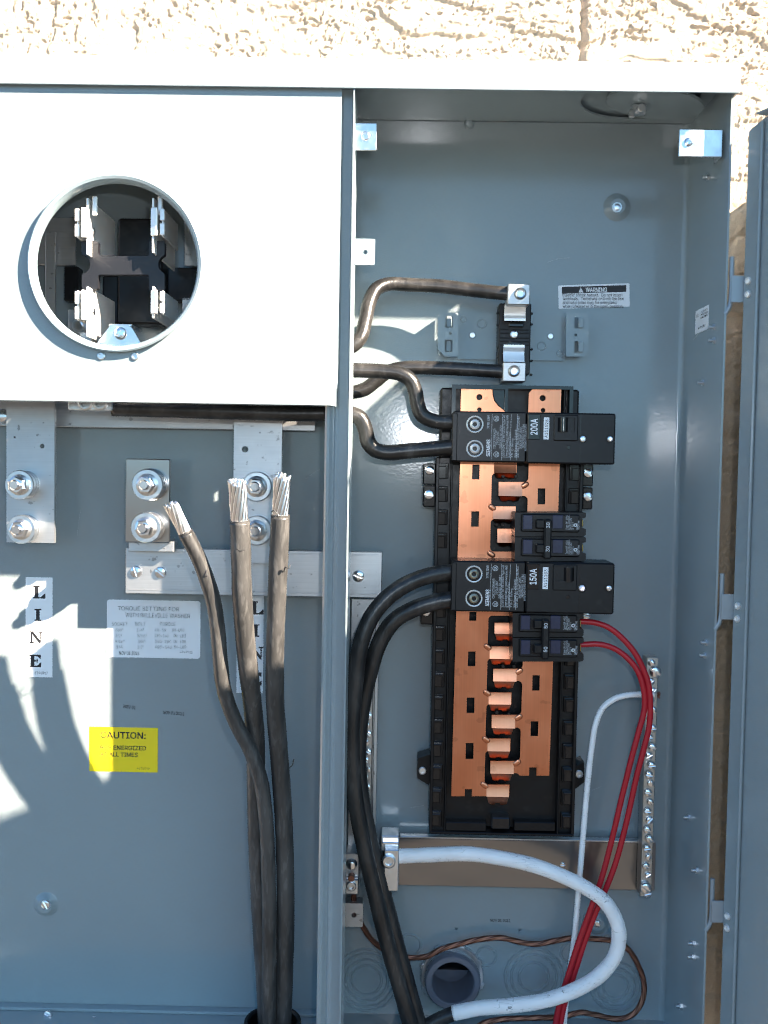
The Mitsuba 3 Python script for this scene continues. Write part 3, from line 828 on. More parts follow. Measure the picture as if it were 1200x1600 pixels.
obj('side_deck', cbox(xr0 + .0021, xr1 - .0036, -.040, -.02, zb_ + .001, zt_ - .001), 'black_plastic', bs)
obj('bottom_rim', cbox(bx0 + .0005, bx1 - .0005, -.049, -.02, zb_ - .0015, zb_ + .001, .0006), 'black_plastic', bs)
for k_ in (0, 1):
    a = (700, 777)[k_]
    obj('bottom_panel', pbox((696, 803)[k_], 1285, (760, 868)[k_], 1299, -.046, -.03, .0008), 'black_plastic', bs)
obj('bottom_latch', pbox(768, 1278, 797, 1296, -.052, -.03, .0012), 'black_gloss', bs)
# hook-shaped clips along both rails, one per breaker space
cl = cat([cbox(-.006, .006, 0, .004, -.0085, .0085, .0008), cbox(-.005, .0045, -.0045, .001, .0045, .0065, .0006), cbox(.0028, .0045, -.0045, .001, -.008, .0065, .0006)])
CLIPM = mikit.ply(cl, 'black_gloss', 30); CLIPR = mikit.ply((lambda m: (m.apply_scale([-1, 1, 1]), m.invert(), m)[2])(cl.copy()), 'black_gloss', 30)
for i in range(16):
    py = 735.5 + i * 36.2
    if 880 < py < 950: continue
    xl = (xl0 + xl1) / 2 - .0012; xr = (xr0 + xr1) / 2 + .0012
    z = at(690, py, -.041)[2]; zr = at(890, py + 3, -.041)[2]
    if zb_ + .01 < z: obj('hook_clip', CLIPM, None, bs, to_world=T().translate([float(xl), -.0425, float(z)]))
    if zb_ + .01 < zr: obj('hook_clip', CLIPR, None, bs, to_world=T().translate([float(xr), -.0425, float(zr)]))
# mounting ears with screws
for (a, b, c, d, scs) in ((661, 724, 681, 757, ((671, 734.5),)), (661, 758.5, 680.5, 792, ((670, 773),)), (910, 725, 927, 760, ((918.5, 739),)), (910, 761.5, 926, 796, ((918, 776),)), (657, 944, 677, 976, ((665.5, 955),)), (905, 955, 921, 975, ((915, 961),))):
    k = obj('ear', pbox(a, b, c, d, -.044, -.004, .0012), 'black_gloss', bs)
    for sx, sy in scs: fix('screw', SCREW, k, sx, sy, -.044, .0052, (sx * 7) % 90)
for pts, s in (([(653, 1185), (672, 1179), (672, 1228), (652, 1216)], (660, 1204)), ([(896, 1200), (913, 1191), (913, 1222), (896, 1235)], (904.5, 1209))):
    k = obj('ear', prism(poly(pts, -.03), -.03, -.004), 'black_plastic', bs, False)
    fix('screw', SOCKET, k, *s, -.03, .0044)

# copper: each bar is a long blade with short fingers that reach between the other bar's fingers
def cu_x(px, py): return (px, py)


L_SL = lambda py: 714.8 - (py - 880) * .0265            # left bar, outer edge (the photograph's upright)
L_IN = lambda py: 768 - (py - 760) * .0235              # its inner edge beside the fingers
R_OUT = lambda py: 873.5 - (py - 760) * .034
R_IN = lambda py: 825.5 - (py - 750) * .030
Lf = [(722, 739), (791, 811), (862, 878), (946, 962), (1010, 1029), (1082, 1100), (1154, 1173), (1226, 1244)]
Rf = [(753, 775), (826, 848), (973, 990), (1045, 1064), (1117, 1137), (1189, 1208)]


def fin_l(a, b): return [(L_IN(a) - 4, a), (L_IN(a) + 39, a), (L_IN(b) + 39, b), (L_IN(b) - 4, b)]
def fin_r(a, b): return [(R_IN(a) + 4, a), (R_IN(a) - 46, a), (R_IN(b) - 46, b), (R_IN(b) + 4, b)]


def blade(parts, slots, holes=(), r=.0045):
    p = unary_union([poly(q, YCU) for q in parts])
    p = p.buffer(r).buffer(-r)
    for q in slots: p = p.difference(poly([(q[0], q[1]), (q[2], q[1]), (q[2] - .5, q[3]), (q[0] - .5, q[3])], YCU))
    for q in holes: p = p.difference(pcirc(*q, YCU))
    return p


lb_main = [(L_SL(719), 719), (L_IN(719), 719), (L_IN(1244), 1244), (L_SL(1244), 1244)]
lparts = [lb_main] + [fin_l(a - 0, b) for a, b in Lf]
lsl = [(738, 726, 749.5, 749), (736.5, 799, 748.5, 823), (733.5, 956, 744.5, 970), (731.5, 1018, 743, 1041), (729.5, 1090, 741.5, 1114), (728, 1161, 740, 1186), (726.5, 1233, 737.5, 1250)]
lk = obj('copper_bar', prism(blade(lparts, lsl), YCU, YCU + .003), 'copper', bs, False, label='left copper bar with fingers reaching right')
rparts = [[(R_IN(719), 719), (R_OUT(719), 719), (R_OUT(1212), 1212), (R_IN(1212), 1212)]] + [fin_r(a, b) for a, b in Rf]
rsl = [(840.5, 763, 852, 788), (832, 1055, 843.5, 1079), (829.5, 1127, 841, 1150), (827, 1199, 838.5, 1216)]
rk = obj('copper_bar', prism(blade(rparts, rsl), YCU, YCU + .003), 'copper', bs, False, label='right copper bar with fingers reaching left')
tl = poly([(720.5, 604), (769, 604), (769.5, 616), (772, 626), (778, 634), (787, 641), (794, 650), (719.5, 650)], YCU)
obj('copper_end', prism(tl.difference(pcirc(749, 620.5, .0032, YCU)).difference(pcirc(749, 640, .0024, YCU)), YCU, YCU + .003), 'copper', lk, False)
tr = poly([(832, 608), (877, 608), (876, 650), (825, 650), (826.5, 614)], YCU)
obj('copper_end', prism(tr.difference(pcirc(848, 622, .0032, YCU)).difference(pcirc(848.5, 641, .0024, YCU)), YCU, YCU + .003), 'copper', rk, False)
obj('glass_patch', prism(poly([(770.5, 607), (788, 607), (788, 641), (780, 634), (773.5, 626), (771, 616)], -.05), -.05, -.04), 'black_gloss', bs, False)


def flap(x0, x1, ya, yb, parent, k):
    """The folded stab below a finger: a short apron with a notched, torn lower edge, leaning back."""
    p0, p1 = at(x0, ya, YCU), at(x1, ya, YCU)
    zl = at((x0 + x1) / 2, yb, YCU)[2]; h = p0[2] - zl; w = p1[0] - p0[0]
    i = .07 * w
    prof = sg.Polygon([(0, h), (w, h), (w - .6 * i, h * .45), (w - i * .8, .18 * h), (w * .74, 0), (w * .66, 0), (w * .62, .26 * h), (w * .42, .26 * h), (w * .36, 0), (w * .24, .02 * h), (i * 1.4, .25 * h), (i, h * .45)])
    m = trimesh.creation.extrude_polygon(prof, .0024, engine='earcut')
    v = m.vertices.copy()
    t = (h - v[:, 1]) / h
    m.vertices = np.stack([p0[0] + v[:, 0], YCU - .0024 + v[:, 2] * .7 + (.0070 * t), zl + v[:, 1]], 1); m.invert()
    obj('stab', m, 'copper', parent, False)


def finger(x0, x1, ya, yb, parent):
    """The pressed, slightly bulging tongue on which a breaker's clip sits, in front of the flat finger."""
    p0, p1, zb = at(x0, ya, YCU), at(x1, ya, YCU), at(x0, yb, YCU)[2]
    f = np.linspace(0, 1, 9)
    zz = p0[2] + (zb - p0[2]) * f; yy = YCU - .0004 - .0021 * f ** 1.4
    pg = sg.Polygon(list(zip(yy, zz)) + list(zip(yy[::-1] + .0016, zz[::-1])))
    m = trimesh.creation.extrude_polygon(pg, p1[0] - p0[0], engine='earcut'); v = m.vertices.copy(); m.vertices = np.stack([p0[0] + v[:, 2], v[:, 0], v[:, 1]], 1)
    obj('finger', m, 'copper', parent, 40)


for a, b in Lf:
    if (a, b) not in ((862, 878), (946, 962)): finger(L_IN(b) + 3.5, L_IN(b) + 38.5, a + .5, b - .3, lk)
for a, b in Rf:
    finger(R_IN(b) - 45.5, R_IN(b) - 9, a + .5, b - .3, rk)
rnd = random.Random(4)
for (a, b), e in zip(Lf, (748, 818, 884, 966, 1041, 1114, 1188, 1260)):
    if e in (884, 966): continue
    flap(L_IN(b) + 4, L_IN(b) + 38, b, e, lk, 0)
for (a, b), e in zip(Rf, (784, 855, 1003, 1078, 1151, 1223)):
    flap(R_IN(b) - 45, R_IN(b) - 12, b, e, rk, 0)
# pressed ribs at the root of every finger
RIB = mikit.ply(trimesh.convex.convex_hull(np.vstack([trimesh.creation.icosphere(2, .0026).vertices * [1, .55, 1] + [s * .0013, 0, 0] for s in (-1, 1)])), 'copper', True)
for a, b, rt in ((769, 793, 35), (767.5, 866, 35), (762, 1011, 35), (761, 1083, 35), (759.5, 1156, 35), (757, 1227, 35)):
    obj('pressed_rib', RIB, None, lk, to_world=shift(a, b, YCU) @ T().rotate([0, 1, 0], rt) @ T().scale([1.25, 1, 1.15]))
for a, b in ((820, 758), (811, 1049), (810, 1121), (807.5, 1192)):
    obj('pressed_rib', RIB, None, rk, to_world=shift(a, b, YCU) @ T().rotate([0, 1, 0], -35) @ T().scale([1.25, 1, 1.15]))
# posts seen in the gaps
for a, b in ((786, 744), (806, 744), (786, 1041), (803, 1041), (776, 1113), (795, 1116), (776, 820), (785, 820)):
    obj('stop_post', put(cyl(.0022, -.002, .006, 12, .0006), a, b, -.0495), 'black_gloss', bs)


# ------------------------------------------------------------------ breakers
def vtext(s, px, py, h, w, bold=False, y=0, flip=False):
    """Print that reads from bottom to top; px, py: the lower end of its base line."""
    return lettering(((s, px, py, h, w, bold),), y, 90)


def big_breaker(name, label, ox, oy, amps, code, yl, screw_y):
    """Two-pole feeder breaker lying on its side: terminal half with two set screws, print, handle half."""
    t = thing(name, label, 'circuit breaker')
    X = lambda a: ox + a; Y = lambda b: oy + b
    tl_ = obj('terminal_half', pbox(X(0), Y(0), X(115), Y(79), yl, -.0495, .0014), 'breaker_black', t)
    obj('end_strip', pbox(X(-1), Y(2), X(7), Y(77), yl - .0012, yl + .01, .0008), 'breaker_black', t)
    obj('handle_half', pbox(X(116), Y(2), X(254), Y(82), yl - .003, -.0495, .0016), 'breaker_black', t)
    for b in (20, 58):
        k = obj('terminal', put(lathe([(.0070, .004), (.0074, -.0006), (.0083, -.0010), (.0090, 0), (.0086, .004)], 40), X(34.5), Y(b), yl - .0002), 'tin', t)
        obj('well', put(cyl(.0073, -.0001, .001, 36), X(34.5), Y(b), yl - .0009), 'black_plastic', k)
        obj('set_screw', put(lathe([(0, .0016), (.0021, .0014), (.0025, -.0018), (.0032, -.0021), (.0048, -.0010), (.0052, .0006), (.0024, .0018), (0, .0018)], 36), X(34.5), Y(b), yl - .002), 'tin' if amps == '200A' else 'brass_dull', k)
    f = yl
    obj('name_print', vtext('SIEMENS', X(58), Y(70), 5.6, 26, True, f), 'print_bright', t, False)
    pr = [vtext('TYPE QNR', X(57.5), Y(27), 4.2, 21, False, f), vtext('CIRCUIT BREAKER', X(66.5), Y(58), 3.6, 31, False, f), vtext('2 POLE UNIT', X(71.5), Y(52), 3.6, 22, False, f), vtext('ISSUE NO. SP-8052', X(76.5), Y(58), 3.6, 36, False, f),
          vtext('120/240V~ 60 Hz 10 kA Type 40', X(80.5), Y(72), 3.2, 66, False, f), vtext('Interrupting Rating 10000 Amperes RMS', X(85.5), Y(72), 3.2, 66, False, f), vtext('Symmetrical 240V~', X(89.5), Y(72), 3.0, 40, False, f), vtext('75 C Wire', X(94, ), Y(72), 3.0, 30, False, f),
          vtext('Wire Range 4 - 250 kcmil', X(99), Y(72), 3.0, 44, False, f), vtext('USE ONLY IN LISTED ENCLOSURES', X(103), Y(72), 3.2, 64, False, f), vtext('INDUSTRY, INC.', X(107.5), Y(58), 3.2, 34, False, f), vtext('NORCROSS, GA USA', X(111.5), Y(56), 3.2, 36, False, f), vtext('ASSEMBLED IN MEXICO', X(115.2), Y(62), 3.0, 42, False, f)]
    for a in (60.5, 76.9, 90.2, 99.8):
        pr.append(pbox(X(a), Y(4), X(a + .5), Y(76), f - .00015, f))
    for b in (11, 67):
        m = lathe([(.0024, 0), (.0024, -.00015), (.0029, -.00015), (.0029, 0)], 28); pr.append(put(m, X(68), Y(b), f))
    pr += [vtext('UL', X(70), Y(69.5), 4, 5, True, f), vtext('SA', X(70), Y(13.5), 4, 5, True, f)]
    obj('small_print', cat(pr), 'print_white', t, False)
    g = yl - .003
    k = obj('rating_insert', pbox(X(117.5), Y(4), X(137), Y(44), g - .0012, g + .002, .0006), 'black_gloss', t)
    obj('rating', vtext(amps, X(132), Y(36.5), 10.5, 25, True, g - .0012), 'print_bright', k, False)
    k = obj('sticker', pbox(X(142), Y(9), X(150.5), Y(43.5), g - .0002, g), 'label_white', t, False)
    obj('code', vtext(code, X(148.5), Y(41), 5, 28, False, g - .0002), 'ink', k, False)
    h = obj('handle_well', bool_sub(pbox(X(158), Y(5), X(196), Y(46), g - .002, g + .01, .001), pbox(X(163), Y(9), X(193), Y(32), g - .01, g + .006)), 'breaker_black', t, 20)
    xa_, xb_, hd = (163.5, 180.5, .0085) if amps == '200A' else (174, 191, .005)
    x0, x1, z0, z1 = rect(X(xa_), Y(9.5), X(xb_), Y(31.5), g)
    pts = [[(x0 + x1) / 2 + (x1 - x0) / 2 * math.cos(t_), g + .004 - (hd + .004) * math.sin(t_), z] for t_ in np.linspace(0, math.pi, 15) for z in (z0, z1)]
    sw = trimesh.convex.convex_hull(np.array(pts))
    obj('switch_handle', sw, 'black_gloss', h)
    obj('cover_seam', pbox(X(199), Y(3), X(199.8), Y(81), g - .0004, g + .001), 'black_gloss', t)
    obj('rivet', put(cyl(.0022, -.0006, .001, 16, .0004), X(181), Y(56), g), 'black_gloss', t)
    for a, b, r in ((203, screw_y, .0034), (245.5, screw_y, .003)):
        obj('screw_recess', put(cyl(.0052, -.0003, .001, 28), X(a), Y(b), g), 'black_plastic', t)
        fix('screw', CROSS, t, X(a), Y(b), g - .0005, r, 20 + a)
    return t


scene['brass_dull'] = two(principled((.50, .47, .36), .3, 1.0))
big_breaker('feeder_breaker', 'long black circuit breaker marked 200A, the upper of the two long ones', 707.5, 643, '200A', 'A111026', -.092, 43)
big_breaker('feeder_breaker', 'long black circuit breaker marked 150A, the lower of the two long ones', 706, 877, '150A', 'A111103', -.092, 42)


def small_breaker(label, ox, oy, amps):
    t = thing('branch_breaker', label, 'circuit breaker')
    X = lambda a: ox + a; Y = lambda b: oy + b
    yl = -.086
    for i, oy2 in enumerate((0, 38.5)):
        P = lambda b: Y(b + oy2)
        body = poly([(X(0), P(0.5)), (X(111), P(0.5)), (X(111), P(8)), (X(104.5), P(10)), (X(104.5), P(24)), (X(111), P(26)), (X(111), P(35)), (X(108), P(37.8)), (X(0), P(37.8))], yl)
        b_ = obj('pole_case', prism(body.buffer(-.0006).buffer(.0006), yl, -.0495), 'breaker_black', t, False)
        obj('raised_deck', pbox(X(10), P(3), X(101), P(31), yl - .0035, yl + .001, .0012), 'breaker_black', b_)
        obj('colour_window', pbox(X(13), P(4.5), X(27.5), P(26.5), yl - .0041, yl - .002, .0004), 'blue_window', b_)
        obj('colour_window', pbox(X(59), P(4.5), X(75), P(25.5), yl - .0041, yl - .002, .0004), 'blue_window', b_)
        s = obj('handle_slot', pbox(X(28.5), P(10.5), X(43), P(26), yl - .0042, yl - .003), 'black_plastic', b_)
        obj('switch_handle', pbox(X(33), P(11), X(47), P(25.5), yl - .011, yl - .003, .0012), 'black_plastic', b_)
        pr = [vtext(w, X(a), P(27), 2.8, l, False, yl - .0035) for w, a, l in (('Type QP  40 C', 82, 22), ('10 kA 120/240V~', 85.5, 23), ('Use 75 C wire', 88.5, 18), ('Cu-Al 14-4', 91.5, 12), ('LISTED', 98.5, 10), ('HACR TYPE', 101, 14))]
        m = lathe([(.0008, 0), (.0008, -.00015), (.0019, -.00015), (.0019, 0)], 20); pr.append(put(m, X(94.5), P(20), yl - .0035))
        obj('small_print', cat(pr), 'print_white', b_, False)
        obj('wire_terminal', pbox(X(104), P(11), X(107), P(23), yl + .006, -.055, .001), 'brass', b_)
    k = obj('tie_bar', pbox(X(46), Y(11), X(57.5), Y(73), yl - .0135, yl - .0045, .0015), 'breaker_black', t)
    obj('rating', cat([vtext(amps, X(54.5), Y(24.5), 5.6, 8.5, True, yl - .0135), vtext(amps, X(54), Y(61.5), 5.6, 8.5, True, yl - .0135)]), 'print_white', k, False)
    return t


small_breaker('small black two-pole breaker marked 30, with no wires, above the 150A breaker', 804.5, 800.5, '30')
small_breaker('small black two-pole breaker marked 50, feeding the two red wires', 801, 957.5, '50')

# ------------------------------------------------------------------ scuffs on the paint, slivers shaved off the cable jackets, pressed bosses
for pts in (((478, 748, -.0002), (490, 739, -.0002), (500, 733, -.0002)), ((121, 838, -.0002), (123, 815, -.0002), (126, 796, -.0002)), ((640, 1262, -.0002), (662, 1259, -.0002)), ((855, 410, -.0002), (874, 404, -.0002), (890, 403, -.0002)), ((925, 1235, -.0002), (940, 1229, -.0002))):
    v = tube(run(pts, 5), .00022, 6); v.vertices[:, 1] = np.maximum(v.vertices[:, 1], -.0003)
    obj('scratch', v, 'scratch', cab, True)
q = [on_side(a, b) for a, b in ((1084, 531), (1091, 522), (1100, 517), (1109, 515))]
v = tube(spline([[XR - .0002, p[1], p[2]] for p in q], 5), .00025, 6)
obj('scratch', v, 'scratch', cab, True)
for a, b in ((733, 190), (560, 190)):
    obj('boss', put(lathe([(0, -.003), (.004, -.0025), (.0055, -.0006), (.006, 0), (0, 0)], 24), a, b + 4, 0), 'paint', cab, 30)

# ------------------------------------------------------------------ ground bars, lugs and the plate below
pl = rail('tie_plate', pbox(598, 1313, 1024, 1387, -.020, -.0175, .0004), 'smooth brownish metal plate running level below the bus assembly', 'tie plate', 'plate_steel')
obj('top_fold', pbox(625, 1310.5, 1023, 1313.5, -.021, -.012, .0004), 'zinc', pl)
fix('screw', SCREW, pl, 879, 1351, -.020, .003)


def term_bar(name, label, p0, p1, w, n, y0, y1, rs, both=True):
    t = thing(name, label, 'grounding bar')
    a, b = at(*p0, y0), at(*p1, y0)
    x = (a[0] + b[0]) / 2
    obj('bar', cbox(x - w, x + w, y0, y1, b[2], a[2], .0006), 'zinc_dull', t)
    r = random.Random(int(p0[0]))
    for i in range(n):
        z = a[2] + (b[2] - a[2]) * (i + .6) / n
        s = rs * r.uniform(.85, 1.1); hgt = r.uniform(0, .004)
        k = obj('screw', SCREW, None, t, to_world=T().translate([float(x + (.0015 if i % 2 else -.0012)), float(y0 - hgt), float(z)]) @ T().rotate([0, 1, 0], r.uniform(0, 180)) @ T().scale([s, s * 1.2, s]))
    return t, x, a, b


scene['zinc_dull'] = two(principled((.50, .50, .48), .36, 1.0))
gb, gx_, ga, gb_ = term_bar('grounding_bar', 'long screw-studded grounding bar at the right side of the breaker bay', (1021, 1027), (1008, 1401), .0062, 26, -.040, -.0215, .0040)
for a, b in ((1024, 1050), (1008.5, 1387)):
    fix('mounting_screw', SCREW, gb, a, b, -.0425, .0062, 30)
al = rail('riser_bar', cat([pbox(546, 936, 590, 1336, -.020, -.017, .0006)]), 'upright metal bar hanging from the level bar, behind the thick black cables', 'riser bar')
obj('edge', pbox(584.5, 937, 590, 1312, -.03, -.0201, .0005), 'aluminium', al)
g2, _, _, _ = term_bar('grounding_bar', 'short screw-studded grounding bar half hidden by the thick black cables', (577, 1012), (571, 1262), .0056, 18, -.036, -.0205, .0036)
lg1 = thing('ground_lug', 'small metal lug with a blue screw clamping the copper wire, beside the centre post', 'cable lug')
obj('body', pbox(538.5, 1333, 561, 1397, -.045, -.018, .001), 'aluminium', lg1)
obj('clamp', pbox(539, 1374, 560.5, 1398, -.052, -.046, .0012), 'zinc', lg1)
obj('screw', put(lathe([(0, -.006), (.004, -.005), (.0062, -.001), (.0066, .001), (0, .001)], 28), 549.5, 1350, -.045), 'bright_zinc', lg1)
fix('lower_screw', SOCKET, lg1, 549, 1384, -.052, .0055)
lg2 = thing('ground_lug', 'flat square metal connector with a round hole, lowest beside the centre post', 'cable lug')
sq = prect(533, 1411.5, 567, 1448, -.045).buffer(-.001).buffer(.001).difference(pcirc(553, 1430, .0028, -.045))
obj('body', prism(sq, -.045, -.028), 'aluminium', lg2, False)
nl = thing('neutral_lug', 'bright metal lug holding the thick white cable at the left end of the plate', 'cable lug')
obj('body', pbox(600, 1328, 623, 1393, -.062, -.0205, .001), 'zinc', nl)
obj('upper_step', pbox(595, 1306, 623.5, 1330, -.048, -.0205, .001), 'zinc', nl)
obj('tongue', pbox(597, 1316, 623.5, 1320, -.054, -.045, .0008), 'bright_zinc', nl)
fix('screw', SOCKET, nl, 607.5, 1345, -.062, .0075)

# ------------------------------------------------------------------ conduit fittings
cf = thing('conduit_hub', 'round grey conduit fitting standing out of the back, below the plate', 'conduit fitting')
hubm = lathe([(.0235, -.0200), (.0250, -.0215), (.0300, -.0215), (.0315, -.0195), (.0318, -.0130), (.0306, -.0115), (.0306, -.0062), (.0260, -.0062), (.0260, .030), (.0235, .030), (.0235, -.0200)], 56)
obj('bushing', move(hubm, *c0), 'grey_pvc', cf, 35)
lock = lathe([(.0262, -.0005), (.0355, -.0005), (.0360, -.0012), (.0360, -.0050), (.0350, -.0060), (.0262, -.0060)], 48); k = obj('locknut', move(lock, *c0), 'zinc', cf, 30)
pp = spline([[c0[0], .028, c0[2]], [c0[0], .06, c0[2]], [c0[0], .10, c0[2] - .006], [c0[0], .14, c0[2] - .03], [c0[0], .16, c0[2] - .08], [c0[0], .16, c0[2] - .30]], 6)
obj('pipe', tube(pp, .0258, 32).slice_plane([0, .0281, 0], [0, 1, 0]), 'grey_pvc', cf, True, label='pipe that bends down behind the cabinet')
for i in range(8):
    a = i * math.pi / 4 + .3
    obj('locknut_tooth', mikit.ply(cbox(-.0035, .0035, -.0058, -.0008, .0352, .0378, .0008), 'zinc', 30), None, k, to_world=T().translate(c0.tolist()) @ T().rotate([0, 1, 0], math.degrees(a)))
cf2 = thing('conduit_hub', 'black conduit bushing at the bottom edge that the three stripped cables come out of', 'conduit fitting')
c1 = at(426, 1596, -.065)
m = lathe([(.026, 0), (.026, -.030), (.0275, -.032), (.030, -.032), (.031, -.030), (.031, 0)], 48)
m = rot(m, 90, (1, 0, 0)) if False else m
v = m.vertices.copy(); m.vertices = np.stack([v[:, 0], v[:, 2], -v[:, 1]], 1); m.apply_translation([c1[0], c1[1], c1[2] - .030]); m.fix_normals()
obj('bushing', m, 'black_plastic', cf2, 35)

# ------------------------------------------------------------------ cables
def cable(name, label, pts, rpx, cat_='cable', mat='cable_jacket', group=None, wob=.03, n=10, sides=22, extra=None, part='jacket', seed=0):
    t = thing(name, label, cat_, group)
    path = run(pts, n)
    mid = pts[len(pts) // 2][2]
    r = rpx / F_PX * (mid - CAM[1])
    obj(part, tube(path, r, sides, wob=wob, seed=seed), mat, t, True)
    return t, path, r


cable('load_cable', 'dusty black cable arching from the centre post to the upper lug', [(470, 548, -.085), (520, 547, -.085), (548, 542, -.082), (563, 528, -.078), (571, 500, -.070), (577, 473, -.062), (588, 452, -.054), (607, 444, -.047), (640, 445, -.041), (690, 447.5, -.039), (740, 453.5, -.042), (778, 457.5, -.047), (812, 460, -.048)], 10.8, seed=1)
cable('load_cable', 'black cable that ducks behind another one and ends in the lower lug', [(470, 616, -.058), (520, 615, -.058), (551, 613, -.055), (570, 608, -.052), (589, 594, -.049), (607, 580.5, -.047), (631, 575, -.046), (680, 575, -.046), (735, 577.5, -.048), (786, 580.5, -.049), (808, 581, -.049)], 10.6, seed=2)
cable('load_cable', 'black cable stepping down from the post to the upper screw of the 200A breaker', [(300, 566, -.092), (420, 571, -.092), (500, 576, -.090), (552, 578.5, -.088), (595, 580, -.086), (625, 584, -.085), (641, 594, -.084), (649, 612, -.083), (652.5, 632, -.082), (660, 649, -.081), (677, 657.5, -.080), (705, 660, -.079), (722, 660, -.079)], 11.4, seed=3)
cable('load_cable', 'black cable stepping down from the post to the lower screw of the 200A breaker', [(176, 638, -.088), (250, 640, -.088), (350, 643, -.088), (450, 646, -.087), (520, 646, -.086), (548, 647, -.085), (562, 653, -.084), (570.5, 670, -.083), (575, 690, -.082), (585, 702, -.081), (603, 707, -.080), (645, 704, -.079), (705, 699, -.078), (722, 698, -.078)], 12.2, seed=4)
cable('feeder_cable', 'thick black cable from the 150A breaker, the outer of the pair, running to the bottom', [(735, 893, -.078), (705, 894, -.080), (672, 899, -.084), (637, 912, -.088), (606, 933, -.092), (581, 963, -.095), (564, 1005, -.097), (555, 1065, -.096), (550, 1130, -.094), (550.5, 1195, -.090), (557, 1258, -.086), (568, 1318, -.083), (586, 1395, -.080), (605, 1472, -.077), (627, 1550, -.073), (650, 1630, -.070)], 13.2, seed=5)
cable('feeder_cable', 'thick black cable from the 150A breaker, the inner of the pair, running to the bottom', [(735, 934, -.078), (705, 937, -.078), (680, 941, -.078), (648, 951, -.078), (616, 970, -.076), (594, 1002, -.074), (578, 1050, -.070), (566, 1105, -.066), (560, 1165, -.063), (562, 1225, -.061), (574, 1295, -.059), (594, 1375, -.057), (614, 1455, -.056), (636, 1535, -.055), (655, 1605, -.055), (665, 1650, -.055)], 13.0, seed=6)
wt, wpath, wr = cable('neutral_cable', 'thick cable wrapped in white tape, looping from the lug to the bottom edge', [(604, 1338, -.050), (625, 1337.5, -.052), (673, 1335.5, -.056), (730, 1334, -.060), (778, 1340, -.064), (830, 1351, -.068), (872, 1366, -.071), (915, 1387, -.073), (946, 1410, -.074), (963.5, 1440, -.075), (967, 1468, -.075), (959, 1497, -.074), (935, 1525, -.072), (898, 1547, -.070), (852, 1563, -.067), (800, 1571, -.064), (750, 1575, -.061), (708, 1583, -.058)], 11.7, mat='white_tape', wob=.05, part='tape_wrap', seed=7)
jk = run([(716, 1581, -.0585), (695, 1589, -.057), (676, 1598, -.055), (655, 1612, -.052), (640, 1630, -.05)], 8)
obj('bare_jacket', tube(jk, wr * .97, 20, wob=.02, seed=8), 'cable_jacket', wt, True, label='black end of the cable where the white tape stops')
cable('white_wire', 'thin white wire hooking from the long grounding bar down behind the red wires', [(1022, 1085, -.046), (1003, 1085, -.048), (982, 1086, -.050), (960, 1092, -.052), (942, 1106, -.053), (931, 1130, -.053), (925, 1165, -.052), (919, 1215, -.050), (914, 1270, -.048), (909, 1330, -.046), (904, 1390, -.044), (899, 1450, -.042), (893, 1500, -.040), (886, 1545, -.038), (880, 1620, -.036)], 4.6, 'wire', 'white_tape', wob=.02, seed=9)
cable('red_wire', 'red wire from the upper pole of the 50 breaker', [(898, 971, -.066), (912, 971.3, -.067), (930, 973, -.068), (951, 980.5, -.070), (971, 996, -.071), (991, 1019, -.072), (1005, 1045, -.072), (1013, 1068, -.072), (1016, 1100, -.071), (1014.5, 1133, -.070), (1006, 1170, -.068), (995, 1212, -.066), (979, 1284, -.063), (962, 1348, -.060), (947, 1388, -.057), (931, 1425, -.055), (913, 1473, -.053), (897, 1523, -.051), (881, 1573, -.049), (870, 1640, -.047)], 4.5, 'wire', 'red_jacket', 'red wires of the 50 breaker', wob=.015, seed=10)
cable('red_wire', 'red wire from the lower pole of the 50 breaker', [(896, 1007.5, -.064), (912, 1007, -.065), (936, 1006.5, -.067), (959, 1013, -.068), (979, 1027, -.069), (996, 1048, -.070), (1005, 1074, -.070), (1007, 1106, -.069), (999, 1139, -.068), (988.5, 1178, -.067), (973, 1240, -.064), (956, 1312, -.061), (940, 1372, -.058), (923, 1420, -.057), (904, 1472, -.055), (888, 1523, -.053), (873, 1573, -.051), (862, 1640, -.049)], 4.5, 'wire', 'red_jacket', 'red wires of the 50 breaker', wob=.015, seed=11)
labels['red_wire'].pop('group'); labels['red_wire_001'].pop('group')
t = thing('ground_wire', 'bare stranded copper wire winding round the bottom of the breaker bay', 'wire')
gp = run([(553, 1392, -.040), (553, 1408, -.036), (556, 1428, -.030), (566, 1446, -.026), (578, 1465, -.022), (600, 1484, -.018), (625, 1494, -.016), (648, 1496.5, -.016), (668, 1494, -.018), (690, 1483, -.018), (718, 1475, -.016), (748, 1468, -.014), (783, 1465.5, -.014), (817, 1473, -.014), (840, 1475, -.014), (867, 1470, -.014), (897, 1465.5, -.014), (928, 1467, -.014), (957, 1470.5, -.014), (981, 1483, -.015), (997, 1508, -.016), (1006, 1535, -.018), (1004.5, 1560, -.020), (991, 1583, -.022), (968, 1592, -.024), (931, 1586, -.026), (908, 1582, -.028), (877, 1589, -.030), (834, 1590.5, -.032), (775, 1594, -.034), (748, 1603, -.036), (735, 1625, -.038)], 12)
obj('strands', tube(gp, 4.5 / F_PX * 1.13, 30, lobes=6, twist=170, depth=.36), 'copper_wire', t, True)
obj('ground_stub', put(cat([cyl(.0035, -.002, .010, 14)]), 549, 1372, -.052), 'copper_wire', lg1)
wl = at(1030, 1087, -.04)
t = thing('wire_end', 'frayed bare copper wire end showing at the edge of the long grounding bar', 'wire')
